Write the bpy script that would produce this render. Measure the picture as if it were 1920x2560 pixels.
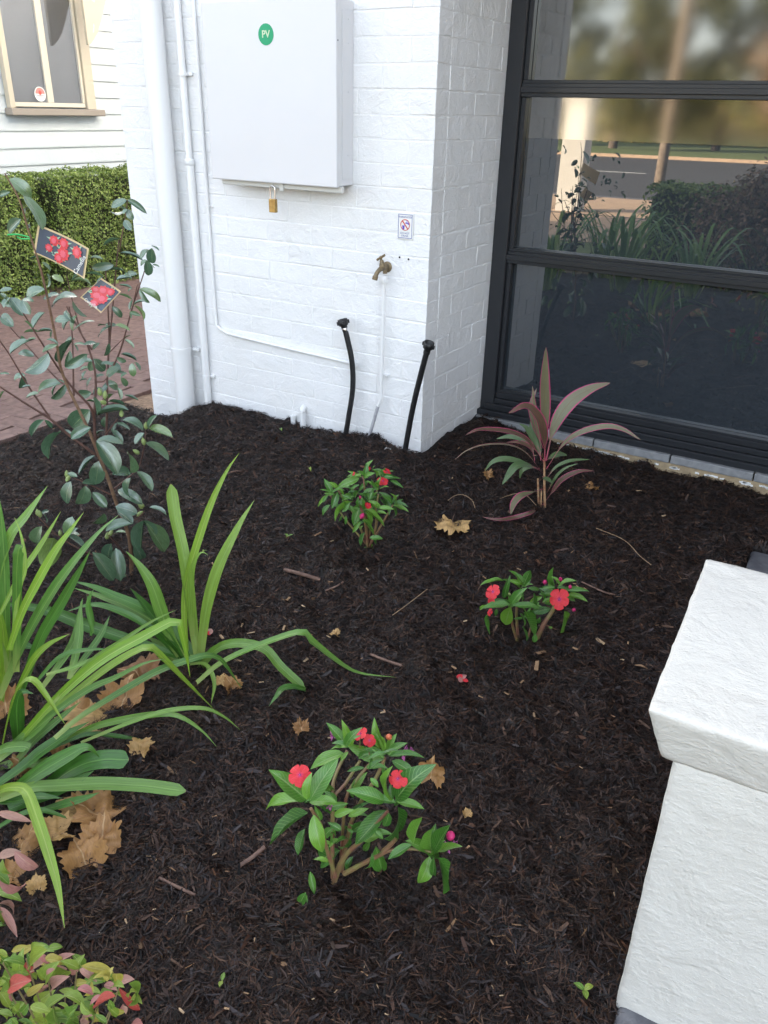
import bpy, bmesh, math, random
from mathutils import Vector, Matrix, noise
R_ = math.radians
rnd = random.Random(7)
scene = bpy.context.scene
for o in list(bpy.data.objects):
    bpy.data.objects.remove(o)
C = scene.collection

# ------------------------------------------------------------------ camera
FPX, PITCH, ROLL, YAW, CAMH = 2025.97, 0.459511, 0.024321, -0.528938, 1.4
FWD = Vector((math.sin(YAW)*math.cos(PITCH), math.cos(YAW)*math.cos(PITCH), -math.sin(PITCH)))
_r = Vector((math.cos(YAW), -math.sin(YAW), 0)); _u = _r.cross(FWD)
RIGHT = _r*math.cos(ROLL) + _u*math.sin(ROLL)
UP = -_r*math.sin(ROLL) + _u*math.cos(ROLL)
CAM = Vector((0, 0, CAMH))
cd = bpy.data.cameras.new('camera'); cam = bpy.data.objects.new('camera', cd); C.objects.link(cam)
cd.sensor_fit = 'HORIZONTAL'; cd.sensor_width = 36; cd.lens = FPX/1920*36
cd.clip_start = 0.02; cd.clip_end = 600
m = Matrix((RIGHT, UP, -FWD)).transposed().to_4x4(); m.translation = CAM
cam.matrix_world = m
scene.camera = cam
cy = scene.cycles; cy.max_bounces = 4; cy.diffuse_bounces = 3; cy.glossy_bounces = 3; cy.transmission_bounces = 2; cy.transparent_max_bounces = 6
cy.use_adaptive_sampling = True; cy.adaptive_threshold = 0.025; cy.use_denoising = True
scene.render.resolution_x, scene.render.resolution_y = 768, 1024

# ------------------------------------------------------------------ light
SUN_AZ = Vector((-0.80, 0.60)).normalized(); SUN_EL = R_(21)
w = bpy.data.worlds.new('World'); scene.world = w; w.use_nodes = True
nt = w.node_tree; bg = nt.nodes['Background']
sky = nt.nodes.new('ShaderNodeTexSky'); sky.sky_type = 'NISHITA'; sky.sun_disc = False
sky.sun_elevation = SUN_EL; sky.sun_rotation = math.atan2(SUN_AZ.x, SUN_AZ.y)
sky.air_density = 1.0; sky.dust_density = 2.5; sky.ozone_density = 1.0
hs = nt.nodes.new('ShaderNodeHueSaturation'); hs.inputs['Saturation'].default_value = 0.46
nt.links.new(sky.outputs[0], hs.inputs['Color']); nt.links.new(hs.outputs[0], bg.inputs[0])
bg.inputs[1].default_value = 0.15
sl = bpy.data.lights.new('sun', 'SUN'); sl.energy = 4.8; sl.angle = R_(0.6); sl.color = (1.0, 0.84, 0.62)
so = bpy.data.objects.new('sun', sl); C.objects.link(so)
sdir = Vector((SUN_AZ.x*math.cos(SUN_EL), SUN_AZ.y*math.cos(SUN_EL), math.sin(SUN_EL)))
so.rotation_euler = sdir.to_track_quat('Z', 'Y').to_euler()
scene.view_settings.view_transform = 'Standard'; scene.view_settings.look = 'None'
scene.view_settings.gamma = 1; scene.view_settings.exposure = 2.72
scene.view_settings.use_curve_mapping = False

# ------------------------------------------------------------------ layout helpers
def ray(px, py):
    return RIGHT*((px-960)/FPX) - UP*((py-1280)/FPX) + FWD
def at_z(px, py, z): d = ray(px, py); return CAM + d*((z-CAMH)/d.z)
def at_y(px, py, y): d = ray(px, py); return CAM + d*(y/d.y)
def at_x(px, py, x): d = ray(px, py); return CAM + d*(x/d.x)
NH = Vector((math.sin(YAW), math.cos(YAW), 0))
def lift(px, py, base, dd=0.0):
    d = ray(px, py); return CAM + d*((NH.dot(base-CAM)+dd)/NH.dot(d))
def sstep(a, b, x):
    t = max(0.0, min(1.0, (x-a)/(b-a))); return t*t*(3-2*t)
EDGE = []
BUMPS = []     # (x, y, height, radius)
def ground(x, y):
    z = -0.165*sstep(-2.72, -3.32, x)
    z += -0.055*sstep(-1.55, -1.15, x)*sstep(2.9, 3.55, y)-.02*sstep(-1.2, -.3, x)*sstep(2.9, 3.6, y)
    n = noise.noise(Vector((x*3.1, y*3.1, 1.7)))*0.018 + noise.noise(Vector((x*9, y*9, 4.2)))*0.017 + noise.noise(Vector((x*22, y*22, 8.2)))*0.012 + max(0, noise.noise(Vector((x*13, y*13, 2.2)))-.12)*0.045
    z += n
    if EDGE and (x-EDGE[0].x)*EDGE[1].x+(y-EDGE[0].y)*EDGE[1].y > .012 and -(x-EDGE[0].x)*EDGE[1].y+(y-EDGE[0].y)*EDGE[1].x < EDGE[2]: z -= .06
    for bx, by, h, r in BUMPS:
        q = ((x-bx)**2+(y-by)**2)/(r*r)
        if q < 9: z += h*math.exp(-q)
    return z
def on_ground(px, py, up=0.0):
    p = at_z(px, py, 0)
    for _ in range(14): p = at_z(px, py, ground(p.x, p.y)+up)
    return p
def crop(ox, oy, s):
    return lambda x, y: (ox+x/s, oy+y/s)
cA = crop(0, 400, 3.318); cB = crop(0, 600, 3.607); cC = crop(0, 900, 2.765); cD = crop(0, 1300, 2.765)
cE = crop(500, 1350, 2.765); cF = crop(0, 1800, 2.765); cG = crop(1120, 850, 3.318); cI = crop(600, 1750, 2.765)
cJ = crop(1100, 1350, 3.318); cK = crop(780, 1120, 5.925)

# ------------------------------------------------------------------ object helpers
WM = {}
def tag(o, label, cat, group=None, kind=None):
    if label: o['label'] = label
    if cat: o['category'] = cat
    if group: o['group'] = group
    if kind: o['kind'] = kind
    return o
def thing(name, loc, label, cat, group=None):
    o = bpy.data.objects.new(name, None); C.objects.link(o); o.empty_display_size = 0.05
    o.location = loc; WM[o.name] = Matrix.Translation(loc)
    return tag(o, label, cat, group)
def obj(name, me, mat=None, parent=None, M=None):
    o = bpy.data.objects.new(name, me); C.objects.link(o)
    if mat is not None and not me.materials: me.materials.append(mat)
    M = M or Matrix.Identity(4); WM[o.name] = M
    if parent:
        o.parent = parent; o.matrix_basis = WM[parent.name].inverted() @ M
    else:
        o.matrix_basis = M
    return o
def mesh(verts, faces, uvs=None, cols=None, smooth=False, name='mesh'):
    me = bpy.data.meshes.new(name); me.from_pydata([tuple(v) for v in verts], [], faces)
    if uvs:
        ul = me.uv_layers.new(name='UVMap')
        for l in me.loops: ul.data[l.index].uv = uvs[l.vertex_index]
    if cols:
        ca = me.color_attributes.new('Col', 'FLOAT_COLOR', 'POINT')
        for i, c in enumerate(cols): ca.data[i].color = (c[0], c[1], c[2], 1)
    if smooth:
        for p in me.polygons: p.use_smooth = True
    me.update(); return me
def bmmesh(bm, smooth=False):
    me = bpy.data.meshes.new('mesh'); bmesh.ops.recalc_face_normals(bm, faces=bm.faces)
    bm.to_mesh(me); bm.free()
    if smooth:
        for p in me.polygons: p.use_smooth = True
    return me
def box(x0, x1, y0, y1, z0, z1, bev=0.0, seg=1, smooth=False):
    bm = bmesh.new(); bmesh.ops.create_cube(bm, size=1)
    for v in bm.verts:
        v.co = Vector((x0 if v.co.x < 0 else x1, y0 if v.co.y < 0 else y1, z0 if v.co.z < 0 else z1))
    if bev: bmesh.ops.bevel(bm, geom=list(bm.edges), offset=bev, segments=seg, affect='EDGES', profile=0.5)
    return bmmesh(bm, smooth)
def catmull(pts, n):
    pts = [Vector(p) for p in pts]
    if len(pts) == 2: return [pts[0].lerp(pts[1], i/n) for i in range(n+1)]
    P = [pts[0]*2-pts[1]] + pts + [pts[-1]*2-pts[-2]]
    L = [0.0]
    for i in range(len(pts)-1): L.append(L[-1]+(pts[i+1]-pts[i]).length)
    out = []
    for k in range(n+1):
        s = L[-1]*k/n; i = 0
        while i < len(pts)-2 and s > L[i+1]: i += 1
        t = (s-L[i])/max(1e-9, L[i+1]-L[i]); a, b, c, d = P[i:i+4]
        out.append(0.5*((2*b)+(c-a)*t+(2*a-5*b+4*c-d)*t*t+(3*b-a-3*c+d)*t**3))
    return out
def tube(pts, rad, n=8, seg=None, smooth=True):
    if seg: P = catmull(pts, seg)
    else: P = [Vector(p) for p in pts]
    if not isinstance(rad, (list, tuple)): rad = [rad, rad]
    N = len(P); verts = []; faces = []; ref = None
    for i, p in enumerate(P):
        t = (P[min(i+1, N-1)]-P[max(i-1, 0)]).normalized()
        if ref is None: ref = t.orthogonal().normalized()
        ref = (ref - t*ref.dot(t)).normalized(); b = t.cross(ref)
        f = i/(N-1)*(len(rad)-1); k = min(int(f), len(rad)-2); r = rad[k]+(rad[k+1]-rad[k])*(f-k)
        for j in range(n):
            a = 2*math.pi*j/n; verts.append(p+ref*(r*math.cos(a))+b*(r*math.sin(a)))
    for i in range(N-1):
        for j in range(n):
            faces.append((i*n+j, i*n+(j+1) % n, (i+1)*n+(j+1) % n, (i+1)*n+j))
    k = len(verts); verts += [v.copy() for v in verts[:n]]; faces.append(tuple(range(k+n-1, k-1, -1)))
    k = len(verts); verts += [v.copy() for v in verts[(N-1)*n:N*n]]; faces.append(tuple(range(k, k+n)))
    me = mesh(verts, faces)
    if smooth:
        for p in me.polygons: p.use_smooth = len(p.vertices) == 4
    return me
def join(*mes):
    bm = bmesh.new()
    for me in mes: bm.from_mesh(me)
    out = bpy.data.meshes.new('mesh'); bm.to_mesh(out); bm.free(); return out
def lathe(prof, n=20, M=None):
    verts = []; faces = []
    for r, z in prof:
        for j in range(n):
            a = 2*math.pi*j/n; verts.append(Vector((r*math.cos(a), r*math.sin(a), z)))
    for i in range(len(prof)-1):
        for j in range(n): faces.append((i*n+j, i*n+(j+1) % n, (i+1)*n+(j+1) % n, (i+1)*n+j))
    q = (len(prof)-1)*n; k = len(verts); verts += [v.copy() for v in verts[:n]]; faces.append(tuple(range(k+n-1, k-1, -1)))
    k = len(verts); verts += [v.copy() for v in verts[q:q+n]]; faces.append(tuple(range(k, k+n)))
    if M: verts = [M@v for v in verts]
    me = mesh(verts, faces)
    for p in me.polygons: p.use_smooth = len(p.vertices) == 4
    return me
def prism(poly, a, b, axis='y'):
    """polygon (u,v) extruded from a to b along an axis; u,v are the two other axes in order"""
    def pt(u, v, t): return {'x': (t, u, v), 'y': (u, t, v), 'z': (u, v, t)}[axis]
    n = len(poly); verts = [pt(u, v, a) for u, v in poly]+[pt(u, v, b) for u, v in poly]
    bm = bmesh.new(); vs = [bm.verts.new(v) for v in verts]
    bm.faces.new(vs[:n]); bm.faces.new(vs[n:][::-1])
    for i in range(n): bm.faces.new((vs[i], vs[(i+1) % n], vs[n+(i+1) % n], vs[n+i]))
    return bmmesh(bm)
def text_mesh(s, size, extrude=0.0004, bold=0.0):
    cu = bpy.data.curves.new('t', 'FONT'); cu.body = s; cu.size = size; cu.extrude = extrude; cu.offset = bold
    cu.align_x = 'CENTER'; cu.align_y = 'CENTER'; cu.resolution_u = 3
    o = bpy.data.objects.new('t', cu); C.objects.link(o)
    dg = bpy.context.evaluated_depsgraph_get(); me = bpy.data.meshes.new_from_object(o.evaluated_get(dg))
    bpy.data.objects.remove(o); bpy.data.curves.remove(cu); return me

# ------------------------------------------------------------------ materials
def mat(name, col, rough=0.6, spec=0.5, metal=0.0):
    m = bpy.data.materials.new(name); m.use_nodes = True; b = m.node_tree.nodes['Principled BSDF']
    b.inputs['Base Color'].default_value = (*col, 1); b.inputs['Roughness'].default_value = rough
    b.inputs['Specular IOR Level'].default_value = spec; b.inputs['Metallic'].default_value = metal
    return m
def N(m, t, **kw):
    n = m.node_tree.nodes.new(t)
    for k, v in kw.items():
        if k in n.inputs: n.inputs[k].default_value = v
        else: setattr(n, k, v)
    return n
def L(m, a, b): m.node_tree.links.new(a, b)
def bsdf(m): return m.node_tree.nodes['Principled BSDF']
def ramp(m, src, stops):
    r = N(m, 'ShaderNodeValToRGB'); e = r.color_ramp.elements
    while len(e) < len(stops): e.new(0.5)
    for i, (p, c) in enumerate(stops):
        e[i].position = p; e[i].color = (*c, 1)
    L(m, src, r.inputs[0]); return r.outputs[0]
def noisy(m, scale, c1, c2, lo=0.35, hi=0.65, detail=4, world=True, dist=0.0):
    """colour drifting between c1 and c2"""
    g = N(m, 'ShaderNodeNewGeometry'); n = N(m, 'ShaderNodeTexNoise', Scale=scale, Detail=detail, Distortion=dist)
    L(m, g.outputs['Position'], n.inputs['Vector'])
    L(m, ramp(m, n.outputs['Fac'], [(lo, c1), (hi, c2)]), bsdf(m).inputs['Base Color']); return m
def bump(m, layers):
    """layers: (scale, detail, distortion, strength distance)"""
    g = N(m, 'ShaderNodeNewGeometry'); prev = None
    for sc, de, di, dist in layers:
        n = N(m, 'ShaderNodeTexNoise', Scale=sc, Detail=de, Distortion=di); L(m, g.outputs['Position'], n.inputs['Vector'])
        b = N(m, 'ShaderNodeBump', Strength=1.0, Distance=dist); L(m, n.outputs['Fac'], b.inputs['Height'])
        if prev: L(m, prev, b.inputs['Normal'])
        prev = b.outputs['Normal']
    L(m, prev, bsdf(m).inputs['Normal']); return m
MT = {}
def stucco(name, col, col2, k=1.0, streak=None):
    """trowelled and brushed paint: fine grain everywhere, ridges only in drifting patches"""
    m = mat(name, col, 0.6, 0.3); noisy(m, 2.2, col, col2, 0.3, 0.7)
    g = N(m, 'ShaderNodeNewGeometry'); prev = None
    pn = N(m, 'ShaderNodeTexNoise', Scale=5.0, Detail=3); L(m, g.outputs['Position'], pn.inputs['Vector'])
    pr = N(m, 'ShaderNodeMapRange'); pr.inputs[1].default_value = .40; pr.inputs[2].default_value = .66; L(m, pn.outputs['Fac'], pr.inputs[0])
    for sc, de, di, dist, st, lo, hi, mask in ((9, 4, .6, 0.010, (1, 1, 1), .3, .7, False), (34, 5, .7, 0.0042, streak or (1, 1, 1.4), .50, .80, True), (95, 4, .4, 0.0022, streak or (1, 1, 1), .45, .8, False), (260, 2, 0, 0.0011, (1, 1, 1), .3, .7, False)):
        mp = N(m, 'ShaderNodeMapping'); mp.inputs['Scale'].default_value = st; mp.inputs['Rotation'].default_value = (0, .5, 0) if streak else (0, .12, 0)
        L(m, g.outputs['Position'], mp.inputs['Vector'])
        n = N(m, 'ShaderNodeTexNoise', Scale=sc, Detail=de, Distortion=di, Roughness=0.62); L(m, mp.outputs[0], n.inputs['Vector'])
        r = N(m, 'ShaderNodeMapRange'); r.inputs[1].default_value = lo; r.inputs[2].default_value = hi
        L(m, n.outputs['Fac'], r.inputs[0]); h = r.outputs[0]
        if mask:
            mm = N(m, 'ShaderNodeMath', operation='MULTIPLY'); L(m, h, mm.inputs[0]); L(m, pr.outputs[0], mm.inputs[1]); h = mm.outputs[0]
        b = N(m, 'ShaderNodeBump', Strength=0.6*k, Distance=dist); L(m, h, b.inputs['Height'])
        if prev: L(m, prev, b.inputs['Normal'])
        prev = b.outputs['Normal']
    L(m, prev, bsdf(m).inputs['Normal']); return m
MT['render'] = stucco('white_painted_brickwork', (0.84, 0.84, 0.845), (0.79, 0.785, 0.775), .72)
MT['pillar'] = stucco('cream_white_render', (0.62, 0.60, 0.55), (0.585, 0.56, 0.505), .65, (.45, .45, 1.3))  # cream cast is warm street bounce put into the white render's colour
MT['pipe'] = bump(mat('white_painted_pipe', (0.80, 0.80, 0.795), 0.36), [(40, 3, 0, .0012)])
MT['steel'] = mat('white_powder_coated_steel', (0.67, 0.67, 0.685), 0.28)
bump(MT['steel'], [(3, 2, 0, .004), (220, 2, 0, .0002)])
MT['steelgrey'] = mat('cream_steel_edge', (0.62, 0.62, 0.59), 0.35)
MT['green'] = mat('green_sticker', (0.0, 0.32, 0.14), 0.4); MT['paper'] = mat('white_print', (0.78, 0.78, 0.76), 0.45)
MT['blueink'] = mat('blue_ink', (0.10, 0.13, 0.35), 0.5); MT['redink'] = mat('red_ink', (0.55, 0.08, 0.06), 0.5)
MT['brass'] = mat('brass', (0.48, 0.34, 0.13), 0.32, 0.5, 0.9); noisy(MT['brass'], 60, (0.52, 0.38, 0.15), (0.36, 0.25, 0.10))
MT['oldbrass'] = mat('weathered_brass', (0.16, 0.115, 0.06), 0.5, 0.5, 0.4); noisy(MT['oldbrass'], 90, (0.27, 0.20, 0.11), (0.15, 0.12, 0.08))
MT['chrome'] = mat('bright_steel', (0.7, 0.7, 0.72), 0.15, 0.5, 1.0)
MT['black'] = bump(noisy(mat('black_rubber', (0.012, 0.012, 0.013), 0.5), 60, (0.009, 0.009, 0.010), (0.03, 0.03, 0.03), .5, .8), [(200, 2, 0, .001)])
MT['hole'] = mat('dark_hole', (0.01, 0.01, 0.01), 0.9)
MT['frame'] = bump(mat('charcoal_aluminium', (0.022, 0.024, 0.028), 0.30), [(120, 2, 0, .0003)])
MT['tile'] = noisy(mat('grey_sill_tile', (0.2, 0.2, 0.21), 0.5), 40, (0.26, 0.265, 0.27), (0.19, 0.195, 0.205))
MT['grout'] = noisy(mat('tan_mortar', (0.35, 0.27, 0.17), 0.9), 50, (0.40, 0.31, 0.19), (0.28, 0.21, 0.13))
MT['bluestone'] = bump(noisy(mat('bluestone', (0.1, 0.1, 0.11), 0.6), 30, (0.13, 0.13, 0.14), (0.075, 0.075, 0.085)), [(120, 4, 0, .002)])
MT['weather'] = bump(noisy(mat('weatherboard_paint', (0.60, 0.63, 0.645), 0.5), 3, (0.57, 0.62, 0.645), (0.53, 0.575, 0.60)), [(30, 3, 0, .002)])
MT['beige'] = mat('beige_trim', (0.52, 0.46, 0.36), 0.5); MT['sill'] = mat('taupe_sill', (0.30, 0.26, 0.22), 0.6)
MT['cream'] = mat('cream_window_frame', (0.60, 0.55, 0.45), 0.4)
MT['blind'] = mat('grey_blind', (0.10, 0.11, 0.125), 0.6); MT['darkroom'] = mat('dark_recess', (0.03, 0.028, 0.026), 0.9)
MT['roof'] = noisy(mat('roof_sheet', (0.2, 0.2, 0.2), 0.6), 4, (0.22, 0.22, 0.22), (0.16, 0.16, 0.16))
MT['paver'] = mat('red_brick_paver', (0.19, 0.105, 0.085), 0.75)
def objrand(m, stops, extra=None, scale=30):
    """base colour picked per object, broken up by noise"""
    oi = N(m, 'ShaderNodeObjectInfo'); col = ramp(m, oi.outputs['Random'], stops)
    n = N(m, 'ShaderNodeTexNoise', Scale=scale, Detail=4); g = N(m, 'ShaderNodeNewGeometry'); L(m, g.outputs['Position'], n.inputs['Vector'])
    mr = N(m, 'ShaderNodeMapRange'); mr.inputs[1].default_value = .3; mr.inputs[2].default_value = .7; mr.inputs[3].default_value = .72; mr.inputs[4].default_value = 1.22
    L(m, n.outputs['Fac'], mr.inputs[0])
    mx = N(m, 'ShaderNodeMix', data_type='RGBA', blend_type='MULTIPLY'); mx.inputs[0].default_value = 1
    L(m, col, mx.inputs[6]); L(m, mr.outputs[0], mx.inputs[7]); L(m, mx.outputs[2], bsdf(m).inputs['Base Color']); return m
objrand(MT['paver'], [(0, (0.170, 0.104, 0.088)), (.5, (0.182, 0.113, 0.096)), (1, (0.195, 0.123, 0.105))], scale=25); bump(MT['paver'], [(90, 4, 0, .0025)])
MT['pavesand'] = noisy(mat('joint_sand', (0.12, 0.08, 0.07), 0.9), 60, (0.14, 0.09, 0.077), (0.11, 0.07, 0.06))
MT['dirt'] = bump(noisy(mat('tan_dirt', (0.25, 0.17, 0.11), 0.95), 30, (0.30, 0.20, 0.13), (0.18, 0.12, 0.08)), [(80, 5, 0, .008)])
MT['pebble'] = objrand(mat('pebble', (0.4, 0.36, 0.3), 0.7), [(0, (0.5, 0.47, 0.43)), (1, (0.32, 0.22, 0.15))])
MT['soil'] = bump(noisy(mat('mulch_soil', (0.010, 0.007, 0.006), 0.85), 30, (0.011, 0.0075, 0.0065), (0.005, 0.004, 0.004)), [(60, 5, 0, .012), (250, 4, 0, .004)])
def attrmat(name, rough, spec=0.5, trans=0.0):
    m = mat(name, (1, 1, 1), rough, spec); a = N(m, 'ShaderNodeVertexColor', layer_name='Col'); L(m, a.outputs[0], bsdf(m).inputs['Base Color'])
    if trans: translucent(m, a.outputs[0], trans)
    return m
def translucent(m, col, f):
    t = N(m, 'ShaderNodeBsdfTranslucent'); L(m, col, t.inputs[0]); mx = N(m, 'ShaderNodeMixShader'); mx.inputs[0].default_value = f
    out = m.node_tree.nodes['Material Output']
    L(m, bsdf(m).outputs[0], mx.inputs[1]); L(m, t.outputs[0], mx.inputs[2]); L(m, mx.outputs[0], out.inputs[0])
MT['mulch'] = attrmat('shredded_bark', 0.5, 0.22)
MT['chip'] = attrmat('wood_chip', 0.6, 0.4)
def leafmat(name, stops, rib, rough=0.35, trans=0.2, ribw=0.035, edge=None, edgew=0.06, veins=0.0, base=None, spec=0.5, blotch=None, streak=False, ior=1.5):
    """leaf: colour per object, midrib along uv.x=.5, optional margin colour, side veins, pale base"""
    m = mat(name, (1, 1, 1), rough, spec); bsdf(m).inputs['IOR'].default_value = ior; oi = N(m, 'ShaderNodeObjectInfo'); col = ramp(m, oi.outputs['Random'], stops)
    uv = N(m, 'ShaderNodeUVMap', uv_map='UVMap'); sp = N(m, 'ShaderNodeSeparateXYZ'); L(m, uv.outputs[0], sp.inputs[0])
    def mth(op, a, b=None, c=None):
        n = N(m, 'ShaderNodeMath', operation=op)
        for i, v in enumerate((a, b, c)):
            if v is None: continue
            if isinstance(v, (int, float)): n.inputs[i].default_value = v
            else: L(m, v, n.inputs[i])
        return n.outputs[0]
    d = mth('ABSOLUTE', mth('SUBTRACT', sp.outputs[0], 0.5))
    def mixc(a, b, f):
        x = N(m, 'ShaderNodeMix', data_type='RGBA'); L(m, f, x.inputs[0]) if not isinstance(f, float) else None
        L(m, a, x.inputs[6])
        if isinstance(b, tuple): x.inputs[7].default_value = (*b, 1)
        else: L(m, b, x.inputs[7])
        return x.outputs[2]
    n = N(m, 'ShaderNodeTexNoise', Scale=9.0, Detail=4); mp = N(m, 'ShaderNodeMapping'); mp.inputs['Scale'].default_value = (3, .9, 1)
    L(m, uv.outputs[0], mp.inputs[0]); L(m, oi.outputs['Random'], n.inputs['W']) if 'W' in n.inputs and n.inputs['W'].enabled else None
    L(m, mp.outputs[0], n.inputs['Vector'])
    mr = N(m, 'ShaderNodeMapRange'); mr.inputs[1].default_value = .3; mr.inputs[2].default_value = .7; mr.inputs[3].default_value = .78; mr.inputs[4].default_value = 1.18
    L(m, n.outputs['Fac'], mr.inputs[0])
    x = N(m, 'ShaderNodeMix', data_type='RGBA', blend_type='MULTIPLY'); x.inputs[0].default_value = 1; L(m, col, x.inputs[6]); L(m, mr.outputs[0], x.inputs[7]); col = x.outputs[2]
    if streak:
        n3 = N(m, 'ShaderNodeTexNoise', Scale=1.0, Detail=5, Roughness=.7); mp3 = N(m, 'ShaderNodeMapping'); mp3.inputs['Scale'].default_value = (26, 1.6, 1); oo = N(m, 'ShaderNodeCombineXYZ'); L(m, oi.outputs['Random'], oo.inputs[2])
        sc3 = N(m, 'ShaderNodeVectorMath', operation='MULTIPLY_ADD'); L(m, uv.outputs[0], sc3.inputs[0]); sc3.inputs[1].default_value = (1, 1, 1); sv3 = N(m, 'ShaderNodeVectorMath', operation='SCALE'); L(m, oo.outputs[0], sv3.inputs[0]); sv3.inputs['Scale'].default_value = 40; L(m, sv3.outputs[0], sc3.inputs[2])
        L(m, sc3.outputs[0], mp3.inputs[0]); L(m, mp3.outputs[0], n3.inputs['Vector']); r3 = N(m, 'ShaderNodeMapRange'); r3.inputs[1].default_value = .3; r3.inputs[2].default_value = .7; r3.inputs[3].default_value = .62; r3.inputs[4].default_value = 1.3
        L(m, n3.outputs['Fac'], r3.inputs[0]); x3 = N(m, 'ShaderNodeMix', data_type='RGBA', blend_type='MULTIPLY'); x3.inputs[0].default_value = 1; L(m, col, x3.inputs[6]); L(m, r3.outputs[0], x3.inputs[7]); col = x3.outputs[2]
        tipn = mth('ADD', sp.outputs[1], mth('MULTIPLY', n3.outputs['Fac'], .05)); col = mixc(col, (0.22, 0.12, 0.045), mth('GREATER_THAN', tipn, 1.022))
    if blotch:
        col = mixc(col, blotch, mth('MULTIPLY', mth('GREATER_THAN', n.outputs['Fac'], 0.62), 0.75))
    if veins:
        v = mth('SUBTRACT', sp.outputs[1], mth('MULTIPLY', d, 0.55)); s = mth('SINE', mth('MULTIPLY', v, 75.0))
        col = mixc(col, rib, mth('MULTIPLY', mth('GREATER_THAN', s, 0.88), veins))
    if base: col = mixc(col, base, mth('SUBTRACT', 1.0, mth('SMOOTH_MIN', mth('MULTIPLY', sp.outputs[1], 4.0), 1.0, 0.2)))
    col = mixc(col, rib, mth('MULTIPLY', mth('LESS_THAN', d, ribw), 0.8))
    if edge: col = mixc(col, edge, mth('GREATER_THAN', d, 0.5-edgew))
    L(m, col, bsdf(m).inputs['Base Color']); translucent(m, col, trans)
    b = N(m, 'ShaderNodeBump', Strength=0.35, Distance=0.002); L(m, n.outputs['Fac'], b.inputs['Height']); L(m, b.outputs[0], bsdf(m).inputs['Normal'])
    return m
MT['camellia'] = leafmat('camellia_leaf', [(0, (0.055, 0.115, 0.065)), (.7, (0.09, 0.165, 0.09)), (.93, (0.10, 0.175, 0.07)), (1, (0.16, 0.24, 0.055))], (0.18, 0.25, 0.13), 0.27, 0.10, 0.02, spec=0.85, ior=1.75)
MT['agap'] = leafmat('strap_leaf', [(0, (0.085, 0.205, 0.035)), (.6, (0.13, 0.27, 0.04)), (1, (0.21, 0.34, 0.045))], (0.23, 0.38, 0.09), 0.36, 0.25, 0.03, base=(0.30, 0.38, 0.10), spec=0.5, streak=True, ior=1.62)
MT['agapy'] = leafmat('yellow_green_strap_leaf', [(0, (0.17, 0.32, 0.025)), (1, (0.24, 0.38, 0.035))], (0.36, 0.44, 0.10), 0.36, 0.25, 0.03, spec=0.5, streak=True, ior=1.62)
MT['agapd'] = leafmat('deep_green_strap_leaf', [(0, (0.040, 0.135, 0.016)), (1, (0.075, 0.20, 0.025))], (0.12, 0.26, 0.045), 0.33, 0.2, 0.03, spec=0.5, streak=True, ior=1.62)
MT['imp'] = leafmat('impatiens_leaf', [(0, (0.032, 0.125, 0.014)), (.5, (0.065, 0.20, 0.022)), (1, (0.15, 0.32, 0.03))], (0.23, 0.36, 0.12), 0.32, 0.2, 0.03, veins=0.5, ior=1.6)
MT['cord'] = leafmat('cordyline_leaf', [(0, (0.13, 0.13, 0.065)), (.5, (0.165, 0.16, 0.085)), (1, (0.19, 0.185, 0.11))], (0.20, 0.12, 0.07), 0.4, 0.2, 0.02, edge=(0.46, 0.05, 0.15), edgew=0.085, base=(0.42, 0.06, 0.12), blotch=(0.14, 0.12, 0.05))
MT['cordg'] = leafmat('green_cordyline_leaf', [(0, (0.075, 0.13, 0.05)), (1, (0.11, 0.17, 0.07))], (0.15, 0.16, 0.09), 0.4, 0.15, 0.02, base=(0.36, 0.07, 0.11))
MT['cordd'] = leafmat('dark_bronze_cordyline_leaf', [(0, (0.095, 0.06, 0.035)), (1, (0.13, 0.08, 0.05))], (0.20, 0.06, 0.06), 0.4, 0.15, 0.02, edge=(0.40, 0.05, 0.13), edgew=0.09, base=(0.40, 0.06, 0.11))
MT['nan_g'] = leafmat('nandina_green', [(0, (0.11, 0.22, 0.03)), (1, (0.26, 0.33, 0.045))], (0.33, 0.4, 0.12), 0.4, 0.25)
MT['nan_p'] = leafmat('nandina_pink', [(0, (0.42, 0.15, 0.15)), (1, (0.45, 0.27, 0.20))], (0.5, 0.3, 0.22), 0.45, 0.25)
MT['nan_r'] = leafmat('nandina_red', [(0, (0.42, 0.05, 0.045)), (1, (0.5, 0.12, 0.09))], (0.5, 0.2, 0.15), 0.45, 0.25)
MT['nan_y'] = leafmat('nandina_yellow', [(0, (0.36, 0.33, 0.05)), (1, (0.42, 0.34, 0.08))], (0.5, 0.45, 0.15), 0.45, 0.25)
MT['petal'] = leafmat('scarlet_petal', [(0, (0.66, 0.022, 0.032)), (1, (0.74, 0.04, 0.05))], (0.75, 0.05, 0.10), 0.55, 0.25, 0.02, base=(0.6, 0.03, 0.16))
MT['wither'] = mat('withered_purple', (0.32, 0.07, 0.22), 0.7)
MT['dead'] = leafmat('dead_plane_leaf', [(0, (0.31, 0.15, 0.05)), (.5, (0.38, 0.20, 0.07)), (1, (0.19, 0.085, 0.03))], (0.50, 0.33, 0.17), 0.55, 0.15, 0.012, blotch=(0.25, 0.13, 0.06))
MT['deadg'] = leafmat('golden_dead_leaf', [(0, (0.42, 0.25, 0.09)), (1, (0.50, 0.31, 0.12))], (0.42, 0.24, 0.10), 0.55, 0.15, 0.012)
MT['camstem'] = noisy(mat('camellia_bark', (0.16, 0.085, 0.05), 0.7), 70, (0.20, 0.12, 0.065), (0.12, 0.06, 0.035))
MT['camtwig'] = noisy(mat('camellia_twig', (0.09, 0.04, 0.03), 0.6), 70, (0.11, 0.05, 0.035), (0.07, 0.03, 0.022))
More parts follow.
